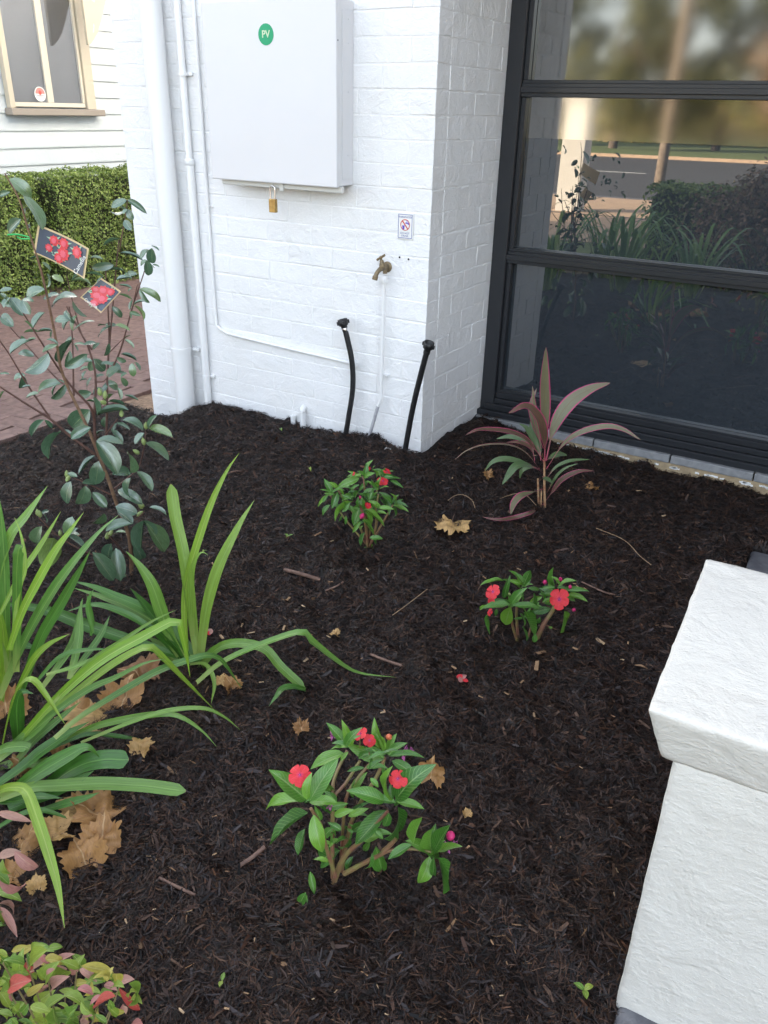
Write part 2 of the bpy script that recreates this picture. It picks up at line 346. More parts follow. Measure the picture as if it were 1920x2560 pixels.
MT['bud'] = mat('flower_bud', (0.22, 0.28, 0.09), 0.5)
MT['impstem'] = noisy(mat('impatiens_stem', (0.2, 0.13, 0.05), 0.4), 25, (0.20, 0.19, 0.06), (0.21, 0.085, 0.06))
MT['cordstem'] = mat('cordyline_petiole', (0.30, 0.07, 0.08), 0.45); MT['cordtrunk'] = noisy(mat('cordyline_trunk', (0.4, 0.25, 0.12), 0.7), 60, (0.45, 0.30, 0.16), (0.30, 0.13, 0.07))
MT['nanstem'] = mat('nandina_stem', (0.20, 0.16, 0.07), 0.6)
MT['twig'] = noisy(mat('dry_twig', (0.28, 0.19, 0.11), 0.8), 80, (0.34, 0.24, 0.14), (0.2, 0.12, 0.07))
MT['stick'] = noisy(mat('brown_stick', (0.16, 0.09, 0.06), 0.7), 60, (0.19, 0.11, 0.08), (0.10, 0.055, 0.04))
MT['tie'] = mat('green_plastic_tie', (0.02, 0.42, 0.10), 0.4)
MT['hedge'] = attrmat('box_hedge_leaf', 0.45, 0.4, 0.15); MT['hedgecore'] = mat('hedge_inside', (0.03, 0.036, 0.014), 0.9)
MT['concrete'] = noisy(mat('footpath_concrete', (0.45, 0.36, 0.26), 0.85), 3, (0.50, 0.35, 0.23), (0.43, 0.30, 0.20))  # orange of the low sun is mixed into the concrete colour
MT['asphalt'] = noisy(mat('asphalt', (0.05, 0.05, 0.052), 0.9), 6, (0.055, 0.055, 0.058), (0.042, 0.042, 0.045))
MT['paintline'] = mat('road_paint', (0.75, 0.75, 0.72), 0.7)
MT['lawn'] = noisy(mat('lawn', (0.1, 0.14, 0.04), 0.9), 4, (0.12, 0.16, 0.04), (0.08, 0.11, 0.03))
MT['earth'] = noisy(mat('earth', (0.12, 0.09, 0.06), 0.95), 2, (0.14, 0.11, 0.07), (0.09, 0.07, 0.05))
MT['treeleaf'] = attrmat('street_tree_leaf', 0.5, 0.4, 0.2); MT['bark'] = noisy(mat('bark', (0.12, 0.09, 0.065), 0.9), 8, (0.15, 0.11, 0.08), (0.08, 0.06, 0.045))
MT['pole'] = noisy(mat('timber_pole', (0.2, 0.15, 0.11), 0.85), 10, (0.22, 0.17, 0.12), (0.15, 0.11, 0.08))
def glass(name, rough, f0ior, col):
    m = mat(name, col, rough); b = bsdf(m); b.inputs['IOR'].default_value = f0ior; b.inputs['Specular IOR Level'].default_value = 0.5
    return m
MT['glass'] = glass('dark_reflective_glass', 0.012, 2.35, (0.030, 0.037, 0.045))
MT['film'] = glass('satin_film_glass', 0.062, 3.1, (0.012, 0.013, 0.013))
MT['houseglass'] = glass('window_glass', 0.03, 1.5, (0.12, 0.13, 0.145))
def clearglass(name, k):
    m = mat(name, (1, 1, 1), 0.02); t = N(m, 'ShaderNodeBsdfTransparent'); g = N(m, 'ShaderNodeBsdfGlossy', Roughness=0.02)
    x = N(m, 'ShaderNodeMixShader'); x.inputs[0].default_value = k
    L(m, t.outputs[0], x.inputs[1]); L(m, g.outputs[0], x.inputs[2]); L(m, x.outputs[0], m.node_tree.nodes['Material Output'].inputs[0]); return m
MT['houseglass'] = clearglass('clear_window_glass', 0.15)

# ================================================================== setting
XC, YF = -1.605, 3.063            # pier corner
YW = 3.70                         # window frame front
PATHX, PATHZ = -3.64, -0.155
for px, py, h, r in ((925, 1400, -.03, .10), (1290, 1610, -.025, .10), (860, 2270, -.022, .11), (327, 1450, -.02, .1)):
    p = at_z(px, py, 0); BUMPS.append((p.x, p.y, h, r))
for px, py, h, r in ((585, 1062, .045, .10), (530, 1050, .035, .08), (690, 1080, .018, .06), (800, 1098, .025, .07), (925, 1122, .028, .06), (985, 1140, .02, .05), (400, 1075, .03, .1), (1225, 1085, .04, .09), (150, 1110, .02, .2), (560, 1120, .012, .15), (800, 1440, .012, .2), (1050, 1700, .012, .15)):
    p = at_z(px, py, 0); BUMPS.append((p.x, p.y, h, r))

def sheet(name, x0, x1, y0, y1, z, m):
    o = obj(name, mesh([(x0, y0, z), (x1, y0, z), (x1, y1, z), (x0, y1, z)], [(0, 1, 2, 3)]), m); o['kind'] = 'structure'; return o
sheet('ground', -300, 300, -300, 300, -0.42, MT['earth'])
sheet('lawn', -40, 40, -4.9, -3.2, -0.30, MT['lawn'])
fp = sheet('footpath', -60, 60, -12.4, -4.9, -0.29, MT['concrete'])
for k in range(28):
    obj('joint', box(-30+k*2, -29.97+k*2, -12.4, -4.9, -0.292, -0.286), MT['asphalt'], fp)
obj('joint', box(-60, 60, -8.6, -8.5, -0.292, -0.285), MT['asphalt'], fp)
obj('kerb', box(-60, 60, -12.7, -12.4, -0.42, -0.28, .01), MT['bluestone'], fp)
road = sheet('road', -150, 150, -36, -12.7, -0.40, MT['asphalt'])
for k in range(14):
    obj('lane_marking', box(-60+k*7, -57+k*7, -24.1, -23.95, -0.398, -0.394), MT['paintline'], road)
vg = sheet('verge', -150, 150, -70, -36.2, -0.27, MT['lawn'])
obj('kerb', box(-150, 150, -36.2, -36, -0.42, -0.26, .01), MT['concrete'], vg)

# the bed is held by a stone edging on its right: its line is needed by the bed's relief
ZT, ZB = 0.665, 0.565
T1 = at_z(1615, 1772, ZT); T2 = at_z(1764, 1392, ZT); S1 = at_z(1537, 2514, 0.0)
ey = (T2-T1).normalized(); ex = Vector((ey.y, -ey.x, 0)); LEND = (at_z(1890, 1384, 0)-S1).dot(ey); EDGE.extend([S1, ex, LEND]); print('edge', LEND)
# ---- garden bed: one relief sheet
def grid(x0, x1, y0, y1, st, keep, zf):
    nx = int(round((x1-x0)/st)); ny = int(round((y1-y0)/st)); idx = {}; V = []; Fc = []
    def vid(i, j):
        if (i, j) not in idx:
            x = x0+(x1-x0)*i/nx; y = y0+(y1-y0)*j/ny; idx[(i, j)] = len(V); V.append((x, y, zf(x, y)))
        return idx[(i, j)]
    for i in range(nx):
        for j in range(ny):
            xm = x0+(x1-x0)*(i+.5)/nx; ym = y0+(y1-y0)*(j+.5)/ny
            if keep(xm, ym): Fc.append((vid(i, j), vid(i+1, j), vid(i+1, j+1), vid(i, j+1)))
    return mesh(V, Fc, smooth=True)
def inbed(x, y):
    if x < PATHX+.02: return False
    if y > 3.10 and -3.28 < x < XC-.03: return False
    if y > 3.10 and x <= -3.28: return False
    return True
bed = obj('garden_bed', grid(-3.64, 1.6, -0.5, 3.72, 0.03, inbed, ground), MT['soil']); bed['kind'] = 'structure'
dirt = obj('dirt_strip', grid(-3.66, -3.26, 2.95, 12, 0.05, lambda x, y: True, lambda x, y: -0.172+0.012*noise.noise(Vector((x*12, y*12, 3)))), MT['dirt'])
dirt['kind'] = 'structure'

# ---- shredded bark lying on the bed (nobody could count it): one mesh of bent slivers
import numpy as np
def seen(x, y, mg):
    q = Vector((x, y, 0))-CAM; dz = q.dot(FWD)
    if dz < .3: return False
    return -mg < 960+FPX*q.dot(RIGHT)/dz < 1920+mg and 1280-FPX*q.dot(UP)/dz < 2560+mg
def offstone(x, y):
    q = (x-S1.x)*ex.x+(y-S1.y)*ex.y; return q < .004 or q > .33 or (x-S1.x)*ey.x+(y-S1.y)*ey.y > LEND
def bark_mesh(n, seed, near=True):
    G = np.random.default_rng(seed); x0, x1, y0, y1, st = -3.64, 1.3, -.1, 3.70, .02
    nx, ny = int((x1-x0)/st)+2, int((y1-y0)/st)+2
    Z = np.array([[ground(x0+i*st, y0+j*st) for j in range(ny)] for i in range(nx)])
    K = np.array([[1.0 if (inbed(x0+i*st, y0+j*st) and not (y0+j*st > 3.045 and -3.27 < x0+i*st < XC+.015) and offstone(x0+i*st, y0+j*st) and seen(x0+i*st, y0+j*st, 260) == near) else 0.0 for j in range(ny)] for i in range(nx)])
    A = np.array([[noise.noise(Vector((i*st*2.3, j*st*2.3, 9)))*2.6+noise.noise(Vector((i*st*7, j*st*7, 19)))*1.1 for j in range(ny)] for i in range(nx)])
    gx, gy = np.gradient(Z, st)
    px, py = [], []
    tot = 0
    while tot < n:
        x = G.uniform(x0+.01, x1-.03, n); y = G.uniform(y0+.01, y1-.03, n); i = ((x-x0)/st).astype(int); j = ((y-y0)/st).astype(int)
        d = np.sqrt(x*x+y*y+1.9); k = (K[i, j] > 0) & (G.random(n) < np.minimum(1, (1.75/d)**1.6)); px.append(x[k]); py.append(y[k]); tot += k.sum()
    x = np.concatenate(px)[:n]; y = np.concatenate(py)[:n]; fi = (x-x0)/st; fj = (y-y0)/st; i = fi.astype(int); j = fj.astype(int); u = fi-i; v = fj-j
    z = Z[i, j]*(1-u)*(1-v)+Z[i+1, j]*u*(1-v)+Z[i, j+1]*(1-u)*v+Z[i+1, j+1]*u*v
    d = np.sqrt(x*x+y*y+1.9); far = np.clip((d-1.5)/2, 0, 1)
    lay = G.random(n); z = z+lay**1.5*.015-.001; tl0 = np.where(G.random(n) < .08, G.normal(0, .6, n), 0)
    kind = G.random(n); big = kind < .06; hair = kind > .52
    ln = np.where(big, G.uniform(.010, .042, n), np.where(hair, G.uniform(.018, .055, n), G.uniform(.006, .030, n)))
    wd = np.where(big, G.uniform(.0035, .0085, n), np.where(hair, G.uniform(.0006, .0012, n), G.uniform(.0013, .0036, n)))*(.9+.45*far)
    ang = A[i, j]*.5+G.normal(0, 1.2, n); tl = G.normal(0, .26, n)+tl0
    D = np.stack([np.cos(ang)*np.cos(tl), np.sin(ang)*np.cos(tl), np.sin(tl)+gx[i, j]*np.cos(ang)+gy[i, j]*np.sin(ang)], 1); D /= np.linalg.norm(D, axis=1)[:, None]
    U = np.stack([G.normal(0, .45, n)-gx[i, j], G.normal(0, .45, n)-gy[i, j], np.ones(n)], 1); U /= np.linalg.norm(U, axis=1)[:, None]
    S = np.cross(D, U); S /= np.linalg.norm(S, axis=1)[:, None]; U = np.cross(S, D)
    Cn = np.stack([x, y, z], 1); bend = (G.normal(0, .04, n)*ln)[:, None]; side = (G.normal(0, .045, n)*ln)[:, None]; L_ = ln[:, None]; W_ = wd[:, None]*.5
    V = np.empty((n, 6, 3), np.float32)
    for k, (t, w_) in enumerate(((-.5, .7), (0, 1), (.5, .45))):
        p = Cn+D*L_*t+(U*bend+S*side)*(1-4*t*t); V[:, 2*k] = p+S*W_*w_; V[:, 2*k+1] = p-S*W_*w_
    pal = np.array([(0.008, 0.0055, 0.0047), (0.018, 0.0105, 0.0085), (0.031, 0.0180, 0.0142), (0.048, 0.0285, 0.022), (0.005, 0.004, 0.004), (0.042, 0.034, 0.035), (0.050, 0.0225, 0.0135), (0.076, 0.042, 0.026), (0.014, 0.0088, 0.0073)])*0.84
    col = pal[G.integers(0, len(pal), n)]*G.uniform(.65, 1.45, n)[:, None]; r = G.random(n)
    col = np.where((r < .022)[:, None], np.array((.075, .034, .018))*G.uniform(.6, 1.4, n)[:, None], col)
    tan = (r > .9965); col = np.where(tan[:, None], np.array((.20, .115, .06))*G.uniform(.5, 1.3, n)[:, None], col)
    me = bpy.data.meshes.new('bark'); me.vertices.add(n*6); me.vertices.foreach_set('co', V.ravel())
    base = (np.arange(n)*6)[:, None]; q = np.concatenate([base+np.array((0, 2, 3, 1)), base+np.array((2, 4, 5, 3))], 1).astype(np.int32).ravel()
    me.loops.add(n*8); me.loops.foreach_set('vertex_index', q); me.polygons.add(n*2); me.polygons.foreach_set('loop_start', (np.arange(n*2)*4).astype(np.int32))
    ca = me.color_attributes.new('Col', 'FLOAT_COLOR', 'POINT'); c4 = np.ones((n, 6, 4), np.float32); c4[:, :, :3] = col[:, None, :]; ca.data.foreach_set('color', c4.ravel())
    me.update(calc_edges=True); return me
mo = obj('bark_mulch', join(bark_mesh(470000, 3), bark_mesh(60000, 4, False)), MT['mulch'])
tag(mo, 'dark brown shredded bark mulch covering the garden bed', 'mulch', kind='stuff')

# ---- brick path
path = obj('path', mesh([(-9.5, -2, PATHZ-.012), (PATHX, -2, PATHZ-.012), (PATHX, 14, PATHZ-.012), (-9.5, 14, PATHZ-.012)], [(0, 1, 2, 3)]), MT['pavesand'])
path['kind'] = 'structure'
PA = R_(8); pv = []
ca, sa = math.cos(PA), math.sin(PA)
for i in range(-16, 40):
    for j in range(-16, 60):
        u = (i+(.5 if j % 2 else 0))*.236; v = j*.119
        x = PATHX-.13-1.5+u*ca-v*sa; y = 2.0+u*sa+v*ca
        if not (-7.0 < x < PATHX-.13 and .6 < y < 7.2): continue
        q = Vector((x, y, PATHZ))-CAM; dz = q.dot(FWD); ix = 960+FPX*q.dot(RIGHT)/dz; iy = 1280-FPX*q.dot(UP)/dz
        if -60 < ix < 430 and 650 < iy < 1200: pv.append((dz, x, y))
pv.sort()
pavmesh = [box(-.1168, .1168, -.0584, .0584, -.05, 0, .002) for _ in range(1)]
pavmesh[0].materials.append(MT['paver'])
far = []
for k, (dz, x, y) in enumerate(pv):
    M = Matrix.Translation((x, y, PATHZ+rnd.uniform(-.0015, .0015))) @ Matrix.Rotation(PA+rnd.gauss(0, .006), 4, 'Z')
    if k < 290: obj('paver', pavmesh[0], None, path, M)
    else: far.append(M)
if far:
    bm = bmesh.new()
    for M in far:
        t = pavmesh[0].copy(); t.transform(M); bm.from_mesh(t)
    me = bpy.data.meshes.new('mesh'); bm.to_mesh(me); bm.free(); o = obj('far_paver', me, MT['paver'], path); o['kind'] = 'stuff'
for k in range(22):   # edge course along the bed
    y = .5+k*.236
    if y < 3.9: obj('edge_paver', pavmesh[0], None, path, Matrix.Translation((PATHX-.055, y, PATHZ+.004+rnd.uniform(-.002, .002))) @ Matrix.Rotation(R_(90)+rnd.gauss(0, .01), 4, 'Z'))

MT['wingbrick'] = noisy(mat('tan_brick_wing', (0.48, 0.34, 0.22), .85), 6, (0.50, 0.36, 0.23), (0.43, 0.30, 0.20))  # warm tan chosen for the light it bounces onto the pier
# ================================================================== white brick building
bld = thing('brick_building', (XC, YF, 0), 'white painted brick building with black framed window and corner pier', 'building')
pier = obj('pier', box(-3.302, XC-.0016, YF+.0016, 12.0, -0.4, 6.0), MT['render'], bld)
obj('wall', box(-3.2, 8, 4.0, 12, 2.62, 5.99), MT['render'], bld)
obj('wall', box(5.0, 8, 3.72, 4.2, -.4, 2.63), MT['render'], bld)
obj('lintel', box(XC, 8, 3.60, 4.1, 2.45, 4.8), MT['render'], bld)
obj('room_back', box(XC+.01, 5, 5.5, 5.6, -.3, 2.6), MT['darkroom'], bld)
obj('eave', box(XC+.002, 8, 2.45, 4.0, 2.62, 2.80), MT['weather'], bld)  # unseen slab added to block high sky over the window
obj('wing', box(2.5, 8, .8, 3.6, -.4, 3.2), MT['wingbrick'], bld)  # unseen wall added to dim the pier's right face and bounce warm light
PITCHZ, BL = 0.0885, 0.240
bmesh_cache = {}
def brick_mesh(l, d, v):
    key = (round(l, 3), d, v)
    if key in bmesh_cache: return bmesh_cache[key]
    rr = random.Random(v*31+int(l*1000)); bm = bmesh.new(); bmesh.ops.create_cube(bm, size=1)
    for q in bm.verts: q.co = Vector((q.co.x*l, q.co.y*d, q.co.z*(PITCHZ-.005)))
    bmesh.ops.bevel(bm, geom=list(bm.edges), offset=.0022, segments=1, affect='EDGES')
    for q in bm.verts: q.co += Vector((rr.gauss(0, .0010), rr.gauss(0, .0005), rr.gauss(0, .0014)))
    me = bmmesh(bm, False); me.materials.append(MT['render']); bmesh_cache[key] = me; return me
Z0 = 1.033-13*PITCHZ
for k in range(0, 26):
    zc = Z0+(k+.5)*PITCHZ; x = XC; first = True
    while x > -3.30:
        l = BL-.0016 if not (first and k % 2) else .112
        if x-l < -3.30: l = x+3.30
        if l > .03:
            obj('brick', brick_mesh(l, .1, rnd.randrange(4)), None, pier, Matrix.Translation((x-l/2, YF+.05+rnd.uniform(-.0012, .0008), zc+rnd.gauss(0, .001))) @ Matrix.Rotation(rnd.gauss(0, .004), 4, 'Y'))
        x -= l+.0016; first = False
    y = YF+.1+.008
    first = True
    while y < YW+.06:
        l = BL-.0016 if not (first and k % 2 == 0) else .12
        if y+l > YW+.06: l = YW+.06-y
        if l > .03:
            obj('brick', brick_mesh(l, .1, rnd.randrange(4)), None, pier, Matrix.Translation((XC-.05+rnd.uniform(-.0008, .0012), y+l/2, zc)) @ Matrix.Rotation(R_(90), 4, 'Z') @ Matrix.Rotation(rnd.gauss(0, .004), 4, 'Y'))
        y += l+.0016; first = False
# window: frame pieces, panes
X1 = 4.9; FW = 0.075
win = obj('window', box(XC+.002, XC+FW, YW, YW+.12, .03, 2.45, .003), MT['frame'], bld)
obj('jamb', box(X1, X1+.1, YW, YW+.12, .03, 2.45), MT['frame'], win)
for xm in (1.55,):
    obj('mullion', box(xm, xm+.06, YW+.001, YW+.119, .03, 2.45, .003), MT['frame'], win)
def rail(z0, z1, steps):
    """stepped transom profile"""
    parts = [box(XC+FW, X1, YW+.012, YW+.115, z0, z1, .002), box(XC+FW, X1, YW+.002, YW+.03, z0+(z1-z0)*.30, z0+(z1-z0)*.72, .002)]
    return join(*parts)
obj('transom', rail(1.468, 1.522, 2), MT['frame'], win); obj('transom', rail(.766, .822, 2), MT['frame'], win); obj('head_rail', rail(2.38, 2.45, 2), MT['frame'], win)
br = [box(XC+.001, X1, YW-.035, YW+.11, .012, .040, .002), box(XC+.03, X1, YW-.012, YW+.10, .041, .072, .003), box(XC+FW, X1, YW+.004, YW+.10, .073, .098, .003),
      box(XC+FW, X1, YW+.018, YW+.10, .099, .128, .003)]
obj('bottom_rail', join(*br), MT['frame'], win)
for z in (.137, .822+.008, 1.522+.008):
    obj('bead', box(XC+FW+.001, 1.549, YW+.022, YW+.058, z-.008, z+.004, .001), MT['frame'], win)
for a, b in ((.128, .766), (.822, 1.468), (1.522, 2.38)):
    obj('bead', box(XC+FW+.0005, XC+FW+.022, YW+.022, YW+.058, a+.012, b-.001, .002), MT['frame'], win)
GY = YW+.06
for (x0, x1) in ((XC+FW-.01, 1.56), (1.60, X1+.01)):
    obj('pane', box(x0, x1, GY, GY+.008, .12, .775), MT['glass'], win)
    obj('pane', box(x0, x1, GY, GY+.008, .815, 1.475), MT['glass'], win)
    obj('pane', box(x0, x1, GY, GY+.008, 1.515, 2.39), MT['film'], win)
    obj('privacy_film', box(x0+.012, x1-.012, GY-.003, GY-.0005, 1.306, 1.474), MT['film'], win)
sil = obj('sill_bed', box(XC+.003, 5, YW-.050, YW+.10, -.25, -.026), MT['grout'], bld)
x = XC+.004; k = 0
while x < 3.2:
    l = .62 if k == 0 else .355
    obj('tile', box(x, min(x+l, 4), YW-.056, YW+.09, -.0255, .011, .0025), MT['tile'], sil); x += l+.006; k += 1
dr = []
for k in range(40):
    a = -1.2+rnd.random()*1.6; l = rnd.uniform(.012, .05); h0 = -.046+rnd.uniform(-.004, .004); n_ = 7
    dr.append(prism([(a+l*i/n_, h0+rnd.uniform(-.004, 0)) for i in range(n_+1)]+[(a+l*i/n_, h0+.003+rnd.uniform(0, .004)) for i in range(n_, -1, -1)], YW-.0525, YW-.049, 'y'))
o = obj('paint_drip', join(*dr), MT['paper'], sil); o['kind'] = 'stuff'

# ================================================================== weatherboard house
HX = -7.2
hs_ = thing('weatherboard_house', (HX, 6, -.3), 'white weatherboard house beyond the clipped hedge', 'house')
obj('wall_core', box(-14, HX-.03, -.5, 17, -.4, 4.35), MT['darkroom'], hs_)
PB = .1485; zb = 1.171-10*PB
for k in range(31):
    z = zb+k*PB
    bmx = prism([(HX-.026, z-.012), (HX+.006, z-.012), (HX+.0065, z+.004), (HX-.010, z+PB+.008), (HX-.026, z+PB+.008)], -.4, 16.9, 'y')
    obj('board', bmx, MT['weather'], hs_)
obj('roof', prism([(-14.6, 4.3), (-10.6, 6.6), (-6.6, 4.3), (-6.6, 4.38), (-10.6, 6.75), (-14.6, 4.38)], -1, 17.5, 'y'), MT['roof'], hs_)  # unseen; shaped to keep the low sun off the bed
wn = obj('window', box(HX+.004, HX+.014, 5.40, 6.24, 1.36, 2.78), MT['darkroom'], hs_)
obj('jamb', join(box(HX+.0145, HX+.075, 6.19, 6.30, 1.35, 2.86, .004), box(HX+.0145, HX+.075, 5.31, 5.365, 1.35, 2.86, .004), box(HX+.015, HX+.075, 5.366, 6.189, 2.75, 2.86, .004)), MT['beige'], wn)
obj('sash', join(box(HX+.03, HX+.055, 5.37, 6.18, 1.362, 1.40, .003), box(HX+.03, HX+.055, 5.742, 5.79, 1.401, 2.74, .003), box(HX+.03, HX+.055, 6.155, 6.185, 1.401, 2.74, .003),
     box(HX+.036, HX+.051, 5.79, 5.815, 1.402, 2.74, .002)), MT['cream'], wn)
sv = []
for k in range(51):
    z = 1.385+k*.0265; sv.append(prism([(HX+.0255, z), (HX+.0265, z), (HX+.0205, z+.029), (HX+.0195, z+.029)], 5.372, 6.153, 'y'))
o = obj('blind', join(*sv), MT['blind'], wn); o['kind'] = 'stuff'
obj('pane', box(HX+.0475, HX+.0495, 5.36, 5.742, 1.39, 2.75), MT['houseglass'], wn); obj('pane', box(HX+.0475, HX+.0495, 5.815, 6.16, 1.39, 2.75), MT['houseglass'], wn)
obj('sill', box(HX+.005, HX+.115, 5.29, 6.37, 1.29, 1.349, .006), MT['sill'], wn)
stk = lathe([(0.062, 0), (0.062, .001)], 24); stk.transform(Matrix.Translation((HX+.051, 5.665, 1.47)) @ Matrix.Rotation(R_(90), 4, 'Y'))
so_ = obj('sticker', stk, MT['paper'], hs_)
half = [(5.665+.052*math.cos(t), 1.473+.052*math.sin(t)) for t in [math.pi*i/14 for i in range(15)]]
obj('print', prism(half, HX+.0525, HX+.053, 'x'), mat('pale_red_print', (0.55, 0.22, 0.2), 0.5), so_)
obj('print', prism([(5.665+.016*math.cos(t), 1.482+.02*math.sin(t)) for t in [6.283*i/12 for i in range(12)]], HX+.0535, HX+.054, 'x'), MT['redink'], so_)
for zz, l in ((1.458, .08), (1.446, .05)):
    obj('print', box(HX+.0525, HX+.053, 5.665-l/2, 5.665+l/2, zz-.0035, zz+.0035), mat('grey_print', (0.3, 0.3, 0.34), 0.5), so_)
# scalloped timber hood bracket beside the window
hb = [cx for cx in []]
c6 = crop(0, 0, 4.74)
poly = []
for a, b in ((960, -220), (965, 0), (1000, 260), (1022, 450), (1038, 535), (1060, 525), (1100, 470), (1140, 400), (1172, 300), (1200, 200), (1225, 80), (1245, 0), (1275, -220)):
    p = at_x(*c6(a, b), HX+.30); poly.append((p.y, p.z))
br_ = obj('hood_bracket', prism(poly, HX+.285, HX+.315, 'x'), MT['beige'], hs_)
for pts in (((1105, 270), (1117, 300), (1112, 380), (1098, 390), (1107, 330)), ((1085, 0), (1120, 30), (1125, 0))):
    pp = [(at_x(*c6(a, b), HX+.316).y, at_x(*c6(a, b), HX+.316).z) for a, b in pts]
    obj('cut_out', prism(pp, HX+.3155, HX+.3175, 'x'), MT['weather'], br_)
obj('hood', box(HX+.02, HX+.45, 5.2, 6.62, 2.86, 2.92), MT['beige'], hs_)

# ================================================================== clipped hedges
def leafcloud(n, sampler, size, pal, rr, up=0.3):
    V = []; Fc = []; Cl = []
    for _ in range(n):
        p, nrm = sampler(rr); s = size*rr.uniform(.6, 1.3)
        nn = (nrm+Vector((rr.gauss(0, .6), rr.gauss(0, .6), rr.gauss(0, .6)+up))).normalized()
        a = nn.orthogonal().normalized(); b = nn.cross(a); t = rr.uniform(0, 6.283); d = a*math.cos(t)+b*math.sin(t); e = nn.cross(d)
        k = len(V); V += [p-d*s*.5, p+e*s*.3, p+d*s*.5, p-e*s*.3]; c = rr.choice(pal); f = rr.uniform(.7, 1.35); Cl += [tuple(x*f for x in c)]*4
        Fc.append((k, k+1, k+2, k+3))
    return mesh(V, Fc, cols=Cl)
HPAL = [(0.135, 0.205, 0.04), (0.17, 0.245, 0.05), (0.085, 0.14, 0.026), (0.22, 0.29, 0.075), (0.26, 0.33, 0.09)]
def hedge(name, label, x0, x1, y0, y1, z0, z1, n, seed, cat='hedge', size=.025, pal=HPAL, rough=.035):
    t = thing(name, ((x0+x1)/2, (y0+y1)/2, z0), label, cat)
    rr = random.Random(seed)
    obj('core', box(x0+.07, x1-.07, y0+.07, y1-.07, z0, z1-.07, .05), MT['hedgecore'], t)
    fx = (y1-y0)*(z1-z0); fy = (x1-x0)*(z1-z0); fz = (x1-x0)*(y1-y0)
    def samp(r):
        u = r.random()*(fx+fy+fz); a, b = r.random(), r.random()
        if u < fx: p = Vector((x1, y0+a*(y1-y0), z0+b*(z1-z0))); q = Vector((1, 0, 0))
        elif u < fx+fy: p = Vector((x0+a*(x1-x0), y0 if r.random() < .5 else y1, z0+b*(z1-z0))); q = Vector((0, -1 if p.y == y0 else 1, 0))
        else: p = Vector((x0+a*(x1-x0), y0+b*(y1-y0), z1)); q = Vector((0, 0, 1))
        lump = noise.noise(p*4.2)*rough*1.4+noise.noise(p*13)*rough
        e = .06
        for i, (lo, hi) in enumerate(((x0, x1), (y0, y1), (z0, z1))):   # round the corners
            pass
        return p+q*(lump-abs(r.gauss(0, .028))), q
    obj('foliage', leafcloud(n, samp, size, pal, rr), MT['hedge'], t)['kind'] = 'stuff'
    return t
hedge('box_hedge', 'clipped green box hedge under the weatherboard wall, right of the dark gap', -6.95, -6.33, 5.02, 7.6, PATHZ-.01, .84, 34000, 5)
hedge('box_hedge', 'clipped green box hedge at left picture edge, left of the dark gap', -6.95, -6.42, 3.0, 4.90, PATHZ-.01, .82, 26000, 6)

# ================================================================== garden pillar and edging
ZT, ZB = 0.665, 0.565
T1 = at_z(1615, 1772, ZT); T2 = at_z(1764, 1392, ZT); T3 = at_z(1920, 1869, ZT)
ey = (T2-T1).normalized(); ex = Vector((ey.y, -ey.x, 0)); CW = (T2-T1).length
B1 = at_z(1649, 1894, ZB)
pil = thing('garden_pillar', S1, 'white rendered garden pillar with flared cap at the bed edge', 'pillar')
def loft(rings, sub, disp, seed):
    """rings of 4 corners (counter-clockwise), subdivided and roughened"""
    bm = bmesh.new(); vs = [[bm.verts.new(p) for p in r] for r in rings]
    for a, b in zip(vs, vs[1:]):
        for i in range(4): bm.faces.new((a[i], a[(i+1) % 4], b[(i+1) % 4], b[i]))
    bm.faces.new(vs[-1]); bm.faces.new(vs[0][::-1])
    bmesh.ops.recalc_face_normals(bm, faces=bm.faces)
    bmesh.ops.bevel(bm, geom=[e for e in bm.edges], offset=.009, segments=2, affect='EDGES', profile=.6)
    for _ in range(sub):
        long = [e for e in bm.edges if e.calc_length() > .012]
        bmesh.ops.subdivide_edges(bm, edges=long, cuts=1, use_grid_fill=True)
    bmesh.ops.triangulate(bm, faces=[f for f in bm.faces if len(f.verts) > 4])
    bm.normal_update()
    for v in bm.verts:
        q = v.co*1.0; n = noise.noise(q*28+Vector((seed, 0, 0)))*.5+noise.noise(q*75)*.35+noise.noise(q*160)*.2
        v.co += v.normal*(n*disp)
    return bmmesh(bm, True)
def ring(o, wx, wy, z): return [Vector((p.x, p.y, z)) for p in (o, o+ex*wx, o+ex*wx+ey*wy, o+ey*wy)]
ov = (T1-B1); ins = abs(ov.dot(ex)); insy = abs(ov.dot(ey)); ins = (ins+insy)/2
print('pillar', T1, T2, 'cap', CW, 'inset', ov.dot(ex), ov.dot(ey), 'shaft', S1, (S1-T1).dot(ex), (S1-T1).dot(ey))
sx = (S1-T1).dot(ex); sy = (S1-T1).dot(ey)
obj('shaft', loft([ring(S1, CW-2*sx, CW-2*sy, -.02), ring(S1, CW-2*sx, CW-2*sy, ZB+.004)], 5, .002, 3), MT['pillar'], pil)
Bq = T1+ex*ins+ey*ins
obj('cap', loft([ring(Bq, CW-2*ins, CW-2*ins, ZB), ring(T1, CW, CW, ZT)], 5, .0026, 9), MT['pillar'], pil)
edg = thing('stone_edging', S1, 'dark grey bluestone garden edging running under the pillar', 'edging')
for k in range(-6, 1):
    o = S1+ex*.006+ey*(LEND-.412+k*.42); me = box(0, .30, 0, .412, -.10, .010+rnd.uniform(-.003, .003), .012, 2, True)
    Mx = Matrix(((ex.x, ey.x, 0, o.x), (ex.y, ey.y, 0, o.y), (0, 0, 1, 0), (0, 0, 0, 1)))
    obj('stone', me, MT['bluestone'], edg, Mx)
# ================================================================== fittings on the pier
def vx(px, py, off): return at_y(px, py, YF-off)
